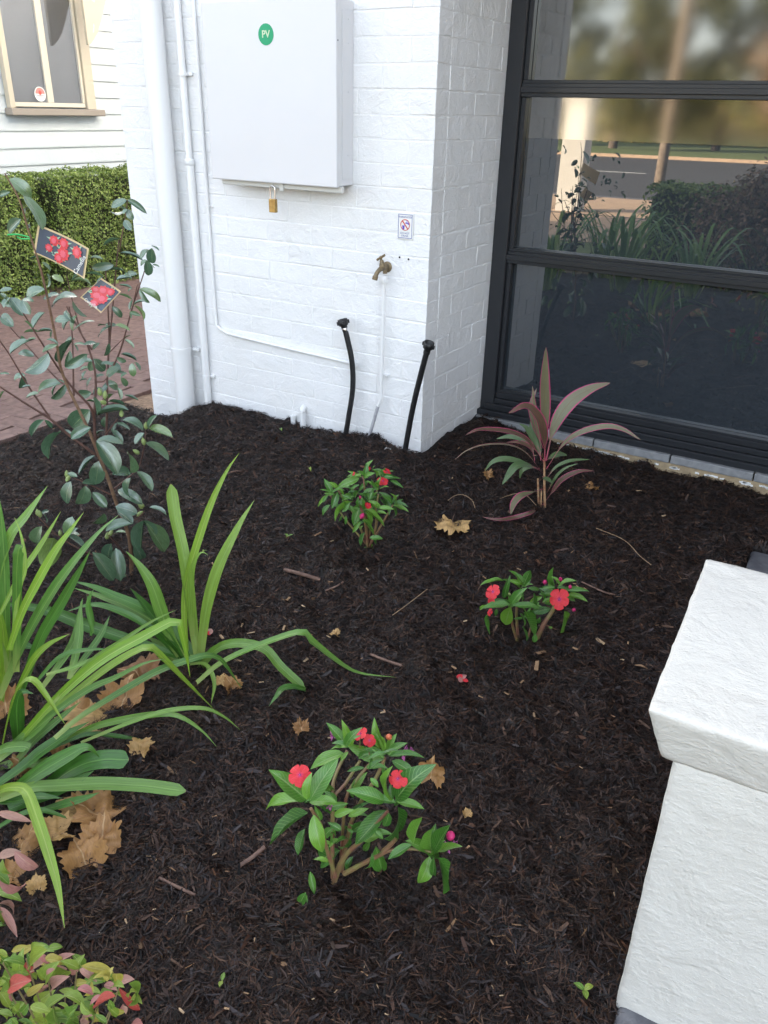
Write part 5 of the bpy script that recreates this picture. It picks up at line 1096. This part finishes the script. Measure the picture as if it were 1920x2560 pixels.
leaves(im3, kb2, [(640, 730, 530, 550, .48), (590, 760, 440, 690, .35), (600, 790, 310, 1000, .4), (710, 860, 620, 1130, .52), (680, 770, 760, 870, .45), (640, 740, 680, 600, .45), (780, 910, 1060, 1130, .34), (790, 930, 900, 1110, .45), (740, 1060, 920, 1280, .45), (720, 1090, 600, 1250, .35), (500, 1000, 500, 1135, .35), (430, 1000, 405, 1090, .4),
 (780, 1250, 720, 1440, .5), (850, 1330, 1040, 1330, .45), (880, 1420, 880, 1500, .7), (900, 1520, 905, 1640, .75), (540, 900, 440, 940, .5), (860, 900, 920, 830, .45), (820, 1000, 740, 920, .4), (900, 1340, 960, 1430, .5), (760, 1150, 700, 1220, .5), (560, 850, 620, 950, .5), (770, 1530, 800, 1580, .6)], cK, IMPV, IM, rr, -.02, .012)
for x, y, s, dd, nv in ((1110, 355, 120, .06, (.6, .3, .5)), (1050, 490, 170, .03, (.2, -.1, 1.2)), (830, 850, 100, -.02, (0, -.5, -.2)), (620, 385, 60, .05, (-.5, 0, .3)), (840, 310, 60, .06, (.5, .2, .2))):
    c = lift(*cK(x, y), kb2, dd); flower(im3, c, px2m(s/5.925, kb2), TOCAM(c)*.5+Vector(nv), rr)
young(im3, kb2, cK, ((760, 420), (1030, 420), (980, 620), (300, 680), (640, 750), (1190, 830), (760, 900), (500, 900), (850, 780), (700, 1100), (1000, 900), (560, 640)), 210, 4, rr, 0)
bud(im3, lift(*cK(740, 1010), kb2, -.05), .022, MT['petal'], rr); bud(im3, lift(*cK(715, 730), kb2, -.03), .012, MT['petal'], rr)

# ---- nandina at the lower left
SK[0] = 1; WFK = .9
rr = random.Random(44); nb = on_ground(170, 2740); na_ = thing('nandina', nb, 'dwarf nandina with green pink and red leaflets at bottom left', 'shrub')
g_, p_, r_, y_ = MT['nan_g'], MT['nan_p'], MT['nan_r'], MT['nan_y']
NS = [(330, 1590, 170, 1700, .4, g_), (330, 1580, 430, 1560, .5, g_), (290, 1600, 320, 1700, .5, p_), (350, 1690, 500, 1620, .36, p_), (300, 1680, 190, 1720, .5, p_), (200, 1650, 160, 1800, .45, r_), (50, 1640, -20, 1590, .5, g_), (0, 1680, 60, 1720, .5, g_), (60, 1850, 170, 1800, .5, r_), (110, 1840, 70, 1930, .42, p_),
 (310, 1820, 160, 1915, .34, y_), (340, 1830, 460, 1730, .6, g_), (320, 1800, 330, 1710, .6, g_), (250, 1730, 310, 1790, .6, g_), (520, 1760, 490, 1660, .5, p_), (550, 1720, 665, 1790, .42, p_), (560, 1700, 770, 1740, .34, y_), (520, 1720, 560, 1630, .45, g_), (570, 1810, 720, 1790, .45, g_), (820, 1820, 900, 1780, .6, p_),
 (890, 1820, 980, 1960, .6, g_), (820, 1850, 960, 2000, .22, r_), (720, 1830, 800, 1850, .5, p_), (800, 1910, 650, 1980, .35, r_), (640, 1900, 620, 1850, .5, p_), (850, 1960, 840, 2040, .5, p_), (790, 1960, 810, 2040, .45, y_), (450, 1910, 270, 2010, .48, g_), (440, 1900, 600, 1950, .45, g_), (560, 1950, 640, 2060, .45, g_),
 (400, 1960, 480, 1990, .5, g_), (300, 2060, 370, 2140, .5, g_), (380, 2060, 570, 2080, .45, g_), (0, 1880, 70, 1980, .55, g_), (-20, 2020, 80, 2060, .5, g_), (180, 2110, 330, 2030, .5, g_), (680, 1990, 690, 2080, .5, g_), (480, 1730, 400, 1660, .5, g_), (170, 1690, 60, 1640, .4, g_), (80, 1600, 200, 1570, .35, y_),
 (210, 1620, 330, 1560, .4, g_), (620, 2090, 520, 2130, .5, p_), (700, 1900, 620, 1960, .5, p_), (200, 1960, 120, 2060, .5, g_), (250, 1960, 330, 1900, .5, g_), (120, 2060, 30, 2120, .5, g_), (420, 2090, 320, 2150, .5, g_), (560, 1860, 460, 1880, .4, g_), (600, 1860, 690, 1880, .4, g_), (520, 2000, 440, 2080, .5, g_),
 (90, 1720, 200, 1760, .4, g_), (380, 1720, 300, 1760, .45, p_), (30, 1760, 0, 1850, .5, g_), (760, 1790, 690, 1740, .4, y_)]
leaves(na_, nb, NS, cF, NANV, g_, rr, 0, .05, .35)
NR = []
for k in range(90):
    x = rr.uniform(-40, 900); top = 1600+max(0, x-350)*.42+(60 if x < 120 else 0); y = rr.uniform(top, 2180); a = rr.uniform(-2.9, .4); l = rr.uniform(70, 140)
    NR.append((x, y, x+math.cos(a)*l, y+math.sin(a)*l*.7, rr.uniform(.36, .55), rr.choice((g_, g_, g_, g_, g_, g_, y_, y_, p_))))
leaves(na_, nb, NR, cF, NANV, g_, rr, .02, .06, .4)
NSP = []
for tx, ty in ((310, 1690), (180, 1650), (530, 1740), (340, 1830), (450, 1905), (830, 1830), (60, 1860), (570, 1950), (300, 2060), (800, 1930), (700, 1900), (20, 1680)):
    NSP.append((cF, [(480+rr.uniform(-60, 60), 2620), ((tx+480)/2+rr.uniform(-30, 30), (ty+2620)/2), (tx, ty)], .0022, .001, 0, 0))
stems(na_, nb, NSP, MT['nanstem'])
nb3 = on_ground(-70, 2330); nc = thing('nandina', nb3, 'pink tipped nandina sprigs poking in at left picture edge', 'shrub')
leaves(nc, nb3, [(-20, 950, 130, 910, .5, p_), (100, 905, 270, 1060, .38, p_), (20, 960, 50, 1095, .45, g_), (-10, 1090, 190, 1205, .34, p_), (-30, 1180, 130, 1215, .45, g_), (-10, 1270, 140, 1310, .35, p_), (0, 1290, 110, 1480, .26, p_), (-20, 1480, 70, 1530, .5, g_), (-20, 640, 200, 692, .25, p_), (-20, 1330, 60, 1400, .5, g_), (-20, 1540, 40, 1600, .5, g_), (-30, 1050, 60, 1130, .5, g_)], cF, NANV, g_, rr, 0, .03)
stems(nc, nb3, [(cF, [(-150, 1500), (-60, 1200), (-10, 940)], .0022, .001, 0, 0), (cF, [(-150, 1500), (-60, 1400), (0, 1280)], .002, .001, 0, 0), (cF, [(-150, 1450), (-90, 900), (-20, 640)], .002, .001, 0, 0)], MT['nanstem'])
# ================================================================== litter on the bed
def plane_leaf(seed, curl, rough):
    rr = random.Random(seed); V = [Vector((0, 0, 0))]; Fc = []; n = 54; rings = 5
    lobes = [(90, 1.0, 30), (38, .92, 27), (142, .92, 27), (-14, .72, 24), (194, .72, 24)]
    def rad(a):
        r = .74
        for c, l, w_ in lobes:
            d = abs((a-c+180) % 360-180); r = max(r, l*max(0, 1-(d/w_)**1.3*.5)) if d < w_*1.45 else r
        d = abs((a-270+180) % 360-180)
        if d < 34: r = min(r, .22+.34*d/34)
        return r*(1+.10*math.sin(a*.29+seed)+.055*(1 if (int(a/6.6)) % 2 else -1)*(1 if r > .75 else .4))
    for k in range(1, rings+1):
        for j in range(n):
            a = 360*j/n; r = rad(a)*(k/rings); x = r*math.cos(R_(a)); y = r*math.sin(R_(a))
            z = curl*(x*x*.9+.35*y*y*(1 if seed % 2 else -1))+rough*noise.noise(Vector((x*2.2+seed, y*2.2, seed)))+rough*.22*noise.noise(Vector((x*5+seed, y*5, 2)))-.10*abs(math.sin(R_(a-90)*1.73))*r
            V.append(Vector((x, y, z)))
    for j in range(n): Fc.append((0, 1+j, 1+(j+1) % n))
    for k in range(rings-1):
        for j in range(n): a = 1+k*n; Fc.append((a+j, a+n+j, a+n+(j+1) % n, a+(j+1) % n))
    me = mesh(V, Fc, [(v.x*.5+.5, v.y*.5+.5) for v in V], smooth=True); return me
DL = [plane_leaf(i, c, r) for i, (c, r) in enumerate(((.2, .2), (.8, .32), (1.1, .32), (.6, .45), (-.6, .35)))]
stalkm = tube([(0, -.02, 0), (.04, -.35, .06), (.02, -.75, .10)], [.012, .016], 5, 6)
def dead_leaf(px, py, wpx, var, rz, tilt, label, mt='dead', upz=.012, stalk=True):
    p = on_ground(px, py, upz); s = wpx*NH.dot(p-CAM)/FPX/1.5
    t = thing('plane_leaf', p, label, 'dead leaf', 'fallen plane tree leaves')
    M = Matrix.Translation(p) @ Matrix.Rotation(rz, 4, 'Z') @ Matrix.Rotation(tilt, 4, 'X') @ Matrix.Scale(s, 4)
    key = ('dl', var, mt)
    if key not in LV: LV[key] = DL[var].copy(); LV[key].materials.append(MT[mt])
    obj('blade', LV[key], None, t, M)
    if stalk: obj('stalk', stalkm, MT['stick'], t, M)
dead_leaf(1132, 1308, 98, 0, R_(200), .05, 'golden brown plane leaf lying flat between impatiens and cordyline', 'deadg', .014)
dead_leaf(1078, 1935, 95, 1, R_(15), 1.15, 'tan dead leaf standing up behind the front impatiens', 'dead', .035, False)
LF = [((1130+0, 0), None)]
for (cr, x, y, w_, v, rz, ti, lab, m_) in (
 (cF, 700, 660, 150, 3, 1.9, .35, 'curled tan dead leaf with notched edge, nearest bare mulch at left', 'dead'), (cF, 400, 780, 110, 1, 2.6, .3, 'tan dead leaf under the hanging yellow green strap leaf', 'deadg'),
 (cF, 580, 960, 130, 2, 1.2, .4, 'folded brown dead leaf, lowest of the leaf pile', 'dead'), (cF, 700, 830, 120, 3, .6, .5, 'upright crumpled dead leaf in the middle of the leaf pile', 'dead'),
 (cF, 150, 860, 130, 4, .2, .2, 'dark brown dead leaf left of the hanging strap leaf', 'dead'), (cF, 80, 1080, 90, 1, 2.2, .5, 'ragged dead leaf behind pink nandina sprigs', 'dead'), (cF, 255, 1145, 50, 2, 1.0, .6, 'small curled golden dead leaf below the leaf pile', 'deadg'),
 (cF, 560, 600, 110, 0, 2.0, .25, 'flat tan dead leaf under the blunt strap leaf', 'deadg'), (cD, 640, 1370, 140, 0, 2.4, .3, 'pale tan dead leaf among lower agapanthus leaves', 'deadg'), (cD, 40, 1290, 120, 3, 1.0, .6, 'brown dead leaf at left edge among agapanthus', 'dead'),
 (cD, 850, 1250, 110, 1, .4, .3, 'brown dead leaf shaded under long strap leaves', 'dead'), (cD, 960, 1080, 110, 2, 1.6, .3, 'dim brown dead leaf between the agapanthus clumps', 'dead'), (cF, 430, 240, 90, 1, 2.8, .6, 'spiky dead leaf above the broad dark strap leaf', 'dead'),
 (cF, 980, 195, 55, 2, .3, .4, 'small orange brown dead leaf beyond strap leaf tips', 'deadg'), (cE, 215, 1010, 42, 2, 1.4, 1.2, 'small rolled brown leaf beside the mid agapanthus', 'dead'), (cE, 150, 980, 28, 1, .4, .5, 'tiny tan leaf scrap beside the mid agapanthus', 'deadg'),
 (cD, 520, 1320, 90, 4, .5, .3, 'dark curled dead leaf beneath kinked agapanthus leaves', 'dead'), (cF, 200, 330, 90, 4, 1.9, .4, 'shaded brown dead leaf under lower left agapanthus', 'dead'), (cE, 700, 1300, 38, 3, .9, .4, 'brown leaf scrap on mulch behind front impatiens', 'dead'),
 (cI, 1570, 790, 24, 1, .8, .4, 'small pale leaf scrap right of the front impatiens', 'deadg'), (cE, 940, 650, 22, 2, 2.0, .3, 'pale leaf flake beyond the arching strap leaf', 'deadg'), (cG, 335, 1125, 24, 3, 1.2, .6, 'curled brown leaf beside the cordyline', 'dead'), (cG, 1200, 1225, 24, 2, 2.5, .4, 'dark curled leaf right of the cordyline', 'dead')):
    dead_leaf(*cr(x, y), w_*1.2 if cr in (cD, cF) and w_ > 60 else w_*1.4, v, rz, ti, lab, m_, .02, False)
def stick(name, label, pts, r, m_, up=.012, cat='stick'):
    P = [on_ground(a, b, up+(.006 if 0 < i < len(pts)-1 else 0)) for i, (a, b) in enumerate(pts)]
    o = obj(name, tube(P, r, 7, max(6, 4*len(P))), MT[m_]); tag(o, label, cat); return o
stick('bark_stick', 'smooth brown bark stick on mulch left of back impatiens', cv(cE, (585, 205), (700, 235), (830, 275)), .0065, 'stick')
stick('bark_stick', 'short splinter below the smooth bark stick', cv(cE, (870, 350), (940, 320), (990, 290)), .003, 'stick')
stick('bark_stick', 'brown twig at lower left of the front impatiens', cv(cI, (-10, 1150), (80, 1090), (170, 1015)), .0045, 'stick')
stick('dry_root', 'pale forked root strand on mulch in mid bed', cv(cE, (1330, 520), (1400, 470), (1480, 410), (1570, 340)), .0014, 'twig', .02, 'root')
stick('dry_root', 'thin dry root arching left of the cordyline', cv(cG, (0, 1330), (60, 1290), (130, 1285), (200, 1330), (225, 1395)), .0014, 'twig', .02, 'root')
stick('dry_root', 'long thin straw right of the back impatiens', [(1490, 1320), (1560, 1350), (1600, 1390), (1628, 1412)], .0013, 'twig', .016, 'root')
stick('dry_root', 'wiry roots trailing beside the cordyline stem', cv(cG, (430, 1315), (560, 1275), (650, 1290), (730, 1370)), .0013, 'twig', .02, 'root')
stick('bark_stick', 'dark thin stick on the left mulch', cv(cC, (1550, 800), (1600, 775), (1659, 765)), .004, 'stick')
stick('bark_stick', 'grey brown stick near bottom of the bed', cv(cF, (1100, 1090), (1220, 1150), (1350, 1210)), .003, 'stick')
stick('bark_stick', 'dark stick on mulch right of the arching strap leaf', cv(cE, (1180, 790), (1280, 830), (1400, 870)), .004, 'stick')
stick('bark_stick', 'reddish splinter on mulch beside the pillar', [(1455, 1455), (1510, 1480), (1540, 1487)], .003, 'stick')
# wood chips that stand out
chm = []
for q in range(5):
    r2 = random.Random(q); b_ = box(-.5, .5, -.16, .16, -.06, .06, .03)
    for v in b_.vertices: v.co += Vector((r2.gauss(0, .05), r2.gauss(0, .04), r2.gauss(0, .03)))
    chm.append(b_)
CHM = objrand(mat('pale_wood_chip', (.35, .22, .12), .7), [(0, (.24, .13, .07)), (.5, (.34, .21, .11)), (1, (.42, .30, .18))])
for b_ in chm: b_.materials.append(CHM)
chips = [(cE, 580, 608, 24), (cE, 150, 670, 22), (cE, 350, 640, 22), (cE, 770, 660, 16), (cE, 890, 668, 16), (cE, 610, 405, 20), (cE, 290, 590, 18), (cE, 1265, 1190, 16), (cE, 730, 830, 20), (cE, 1020, 395, 9), (cF, 870, 1390, 20), (cF, 870, 1575, 12), (cF, 690, 1475, 12), (cF, 1255, 2010, 28),
 (cF, 990, 280, 10), (cF, 1310, 1320, 20), (cI, 1420, 835, 14), (cI, 1000, 75, 14), (cI, 640, 1520, 22), (cI, 1400, 1410, 18), (cJ, 1330, 840, 30), (cJ, 550, 1270, 20), (cJ, 680, 1175, 18), (cJ, 115, 1055, 20), (cJ, 800, 1040, 45), (cJ, 710, 103, 13), (cJ, 840, 930, 30), (cJ, 1510, 990, 12), (cG, 1250, 1035, 7), (cG, 1000, 1250, 12), (cK, 295, 1375, 12), (cK, 90, 1270, 26)]
for i in range(70):
    a, b_ = rnd.uniform(350, 1750), rnd.uniform(1130, 2550); chips.append((crop(0, 0, 1), a, b_, rnd.uniform(8, 20)*(.6+.4*b_/2000)))
wc = thing('wood_chip_scatter', on_ground(900, 1700), 'pale and reddish wood chips scattered over the dark mulch', 'wood chips'); wc['kind'] = 'stuff'
for cr, x, y, w_ in chips:
    p = on_ground(*cr(x, y), .013)
    if p.x > -.1 and p.y < 1.6: continue
    s = w_*NH.dot(p-CAM)/FPX
    obj('wood_chip', rnd.choice(chm), None, wc, Matrix.Translation(p) @ Matrix.Rotation(rnd.uniform(0, 6.28), 4, 'Z') @ Matrix.Rotation(rnd.gauss(0, .25), 4, 'X') @ Matrix.Diagonal((s, s*rnd.uniform(.7, 1.1), s, 1)))
# petals, seedlings, pebbles
for (cr, x, y, s, lab) in ((cE, 65, 655, .020, 'fallen pink red petal beside the mid agapanthus leaves'), (cJ, 195, 1170, .022, 'fallen pink blossom on bare mulch in mid bed')):
    p = on_ground(*cr(x, y), .012); t = thing('fallen_petal', p, lab, 'petal'); r2 = random.Random(int(x))
    for k in range(4):
        a = r2.uniform(0, 6.28); q = p+Vector((r2.gauss(0, .004), r2.gauss(0, .004), .002*k)); place_leaf('petal', PETV, MT['petal'] if k % 2 else MT['nan_p'], t, q, q+Vector((math.cos(a), math.sin(a), r2.uniform(0, .8)))*s*.8, .9, Vector((0, 0, 1))+TOCAM(p)*.5, r2)
def seedling(px, py, s, n, lab, seed):
    p = on_ground(px, py, .004); t = thing('seedling', p, lab, 'seedling'); r2 = random.Random(seed)
    top = p+Vector((0, 0, s*.8)); obj('stem', tube([p-Vector((0, 0, .01)), top], .0012, 5), MT['impstem'], t)
    for k in range(n):
        a = 6.28*k/n+seed; place_leaf('leaf', NANV, MT['nan_g'], t, top, top+Vector((math.cos(a), math.sin(a), .35))*s, .55, Vector((0, 0, 1)), r2)
seedling(1458, 2490, .020, 3, 'tiny green seedling in mulch beside the pillar foot', 1)
seedling(556, 2462, .014, 2, 'tiny green sprout in the mulch at lower middle left', 2)
for (cr, x, y, s, lab, sd) in ((cE, 610, 0, .018, 'small green weed left of the back impatiens', 5), (cC, 1410, 1340, .012, 'green leaf scrap behind the mid agapanthus', 7)):
    seedling(*cr(x, y), s, 3, lab, sd)
for px, py, lab in ((700, 1072, 'yellow green leaf lying near the corrugated stub'), (772, 1170, 'tiny green leaf on mulch left of back impatiens')):
    p = on_ground(px, py, .014); o = place_leaf('fallen_leaf', NANV, MT['nan_g'], None, p, p+Vector((.025, -.02, .01)), .4, Vector((0, 0, 1))+TOCAM(p)*.5, rnd); tag(o, lab, 'leaf')
gp = thing('gravel_patch', (-3.45, 3.1, PATHZ), 'tan gravel and pebbles between brick path and pier', 'gravel'); gp['kind'] = 'stuff'
for k in range(46):
    x, y = rnd.uniform(-3.62, -3.3), rnd.uniform(2.98, 4.2); s = rnd.uniform(.006, .02)
    me = bpy.data.meshes.new('mesh'); bm = bmesh.new(); bmesh.ops.create_icosphere(bm, subdivisions=1, radius=s)
    for v in bm.verts: v.co = Vector((v.co.x*1.3, v.co.y, v.co.z*.7))*(1+.25*noise.noise(v.co*70+Vector((k, 0, 0))))
    bm.to_mesh(me); bm.free(); obj('pebble', me, MT['pebble'], gp, Matrix.Translation((x, y, -.168)) @ Matrix.Rotation(rnd.uniform(0, 6), 4, 'Z'))

# ================================================================== the street side, seen mirrored in the window
GREEN_ = [(0.065, 0.07, 0.02), (0.095, 0.095, 0.025), (0.035, 0.045, 0.014), (0.13, 0.12, 0.034)]  # yellowed: golden sunlight is put into these leaf colours
BROWN_ = [(0.18, 0.11, 0.07), (0.24, 0.15, 0.09), (0.12, 0.075, 0.05), (0.15, 0.125, 0.065)]
def street_tree(x, y, h, cr_, n, seed, label, pal):
    rr = random.Random(seed); t = thing('street_tree', (x, y, -.3), label, 'tree', 'trees across the road')
    tp_ = Vector((x+rr.gauss(0, .3), y, -.3+h*.45)); parts = [tube([(x, y, -.4), (x+.05, y, 1), tp_], [.28, .2, .15], 9, 8)]
    blobs = []
    for k in range(13):
        a = rr.uniform(0, 6.28); e = tp_+Vector((math.cos(a)*cr_*rr.uniform(.3, .9), math.sin(a)*cr_*rr.uniform(.3, .9), rr.uniform(-.22, .50)*h))
        parts.append(tube([tp_-Vector((0, 0, .4)), tp_.lerp(e, .5)+Vector((0, 0, .2)), e], [.10, .05, .02], 6, 6)); blobs.append((e, cr_*rr.uniform(.28, .5)))
    obj('trunk', join(*parts), MT['bark'], t)
    def samp(r):
        c, R = r.choice(blobs); d = Vector((r.gauss(0, 1), r.gauss(0, 1), r.gauss(0, .8))).normalized()
        return c+d*R*r.uniform(.3, 1.05)**.6, d
    obj('crown', leafcloud(int(n*1.5), samp, .40, pal, rr), MT['treeleaf'], t)['kind'] = 'stuff'
street_tree(-15.2, -44, 9, 3.4, 3200, 1, 'broad green tree across the road, mirrored left in window', GREEN_)
street_tree(-10.0, -47, 10, 3.6, 3200, 2, 'tall green tree across the road, mirrored right of the pole', GREEN_)
street_tree(-20.5, -46, 8, 3.2, 2600, 3, 'olive tree across the road, mirrored nearest the pier', GREEN_)
street_tree(-5.0, -42, 8, 3.2, 2600, 4, 'orange brown autumn tree across the road', BROWN_)
street_tree(0.5, -46, 9, 3.6, 2600, 5, 'dark green tree across the road behind the camera', GREEN_)
street_tree(-27, -46, 9, 3.6, 2200, 6, 'far green tree along the opposite verge', GREEN_)
V = []; Fc = []; rq = random.Random(77)
def thick(r):
    x = r.uniform(-60, 40); hh = 2.6+1.6*noise.noise(Vector((x*.16, 3, 1))); return Vector((x, -58+r.uniform(-2, 2), -.3+r.random()**.7*hh)), Vector((0, 1, .2))
tk = obj('thicket', leafcloud(16000, thick, .5, [(0.26, 0.24, 0.06), (0.34, 0.28, 0.09), (0.2, 0.2, 0.05), (0.4, 0.28, 0.12)], rq), MT['treeleaf']); tag(tk, 'far olive thicket beyond the opposite verge, mirrored in window', 'thicket', kind='stuff')  # golden tones carry sunlight painted into the leaves
pt_ = thing('power_pole', (-6.05, -18, -.4), 'timber power pole beside the road, mirrored in window', 'pole')
obj('shaft', tube([(-6.05, -18, -.5), (-6.05, -18, 9)], [.15, .11], 12), MT['pole'], pt_); obj('crossarm', box(-7.1, -5.0, -18.2, -18.1, 8.2, 8.32), MT['pole'], pt_)
wp = thing('gate_pillar', (-5.55, -9, -.29), 'white rendered pillar beside the footpath, mirrored in window', 'pillar')
obj('shaft', box(-5.82, -5.36, -9.25, -8.85, -.3, 1.62, .01), MT['pillar'], wp); obj('cap', box(-5.87, -5.31, -9.3, -8.8, 1.62, 1.74, .01), MT['pillar'], wp)
hedge('box_hedge', 'clipped yellow green hedge behind the camera, mirrored in window', -2.45, -.9, -3.1, -2.2, -.3, .72, 9000, 15, size=.045)
def bush(name, label, x, y, r, h, n, seed, pal, size=.05):
    rr = random.Random(seed); t = thing(name, (x, y, -.2), label, 'shrub')
    blobs = [(Vector((x+rr.gauss(0, r*.45), y+rr.gauss(0, r*.4), rr.uniform(.2, .85)*h)), r*rr.uniform(.3, .5)) for _ in range(12)]
    parts = [tube([(x, y, -.3), ((x+c.x)/2, (y+c.y)/2, c.z*.4), c], [.02, .012, .005], 5, 5) for c, _ in blobs]; obj('stem', join(*parts), MT['bark'], t)
    def samp(q):
        c, R = q.choice(blobs); d = Vector((q.gauss(0, 1), q.gauss(0, 1), q.gauss(0, 1))).normalized(); return c+d*R*q.uniform(.2, 1.1)**.6, d
    obj('foliage', leafcloud(n, samp, size, pal, rr), MT['treeleaf'], t)['kind'] = 'stuff'
bush('bronze_shrub', 'bronze leaved shrub behind the camera, mirrored in window', -1.15, -1.75, .7, .95, 5500, 3, BROWN_)
bush('bronze_shrub', 'second bronze shrub behind the camera, farther right in mirror', .3, -1.5, .7, .9, 4500, 4, BROWN_)
def agap_generic(x, y, n, h, seed, label):
    r2 = random.Random(seed); z = ground(x, y); t = thing('agapanthus', (x, y, z), label, 'plant', 'strap leaved agapanthus clumps')
    for k in range(n):
        a = r2.uniform(0, 6.28); l = h*r2.uniform(.7, 1.15); sp = r2.uniform(.25, .95); d = Vector((math.cos(a), math.sin(a), 0)); b0 = Vector((x, y, z-.01))+d*r2.uniform(.01, .07)
        P = catmull([b0, b0+d*l*sp*.25+Vector((0, 0, l*.5)), b0+d*l*sp*.6+Vector((0, 0, l*.78)), b0+d*l*sp+Vector((0, 0, l*(.85-.5*sp*sp)))], 12)
        V = []; UV = []; Fc = []; s = d.cross(Vector((0, 0, 1)))
        for i, p in enumerate(P):
            q = i/12; w_ = .016*(.6+.4*min(1, q*2))*(1 if q < .6 else max(.05, 1-((q-.6)/.4)**1.8))
            V += [p-s*w_, p+Vector((0, 0, -.003)), p+s*w_]; UV += [(0, q), (.5, q), (1, q)]
        for i in range(12):
            for j in (0, 1): c = i*3+j; Fc.append((c, c+1, c+4, c+3))
        obj('leaf', mesh(V, Fc, UV, smooth=True), MT['agap'], t)
agap_generic(-1.95, .15, 26, .78, 1, 'tall agapanthus left of the frame, mirrored in window'); agap_generic(-1.35, .05, 24, .72, 2, 'agapanthus clump near the camera, mirrored in window')
agap_generic(-2.5, .45, 24, .75, 3, 'far left agapanthus outside the frame, mirrored in window'); agap_generic(-2.3, -.5, 24, .8, 4, 'rear agapanthus behind the clumps, mirrored in window')
print('objects', len(bpy.data.objects))
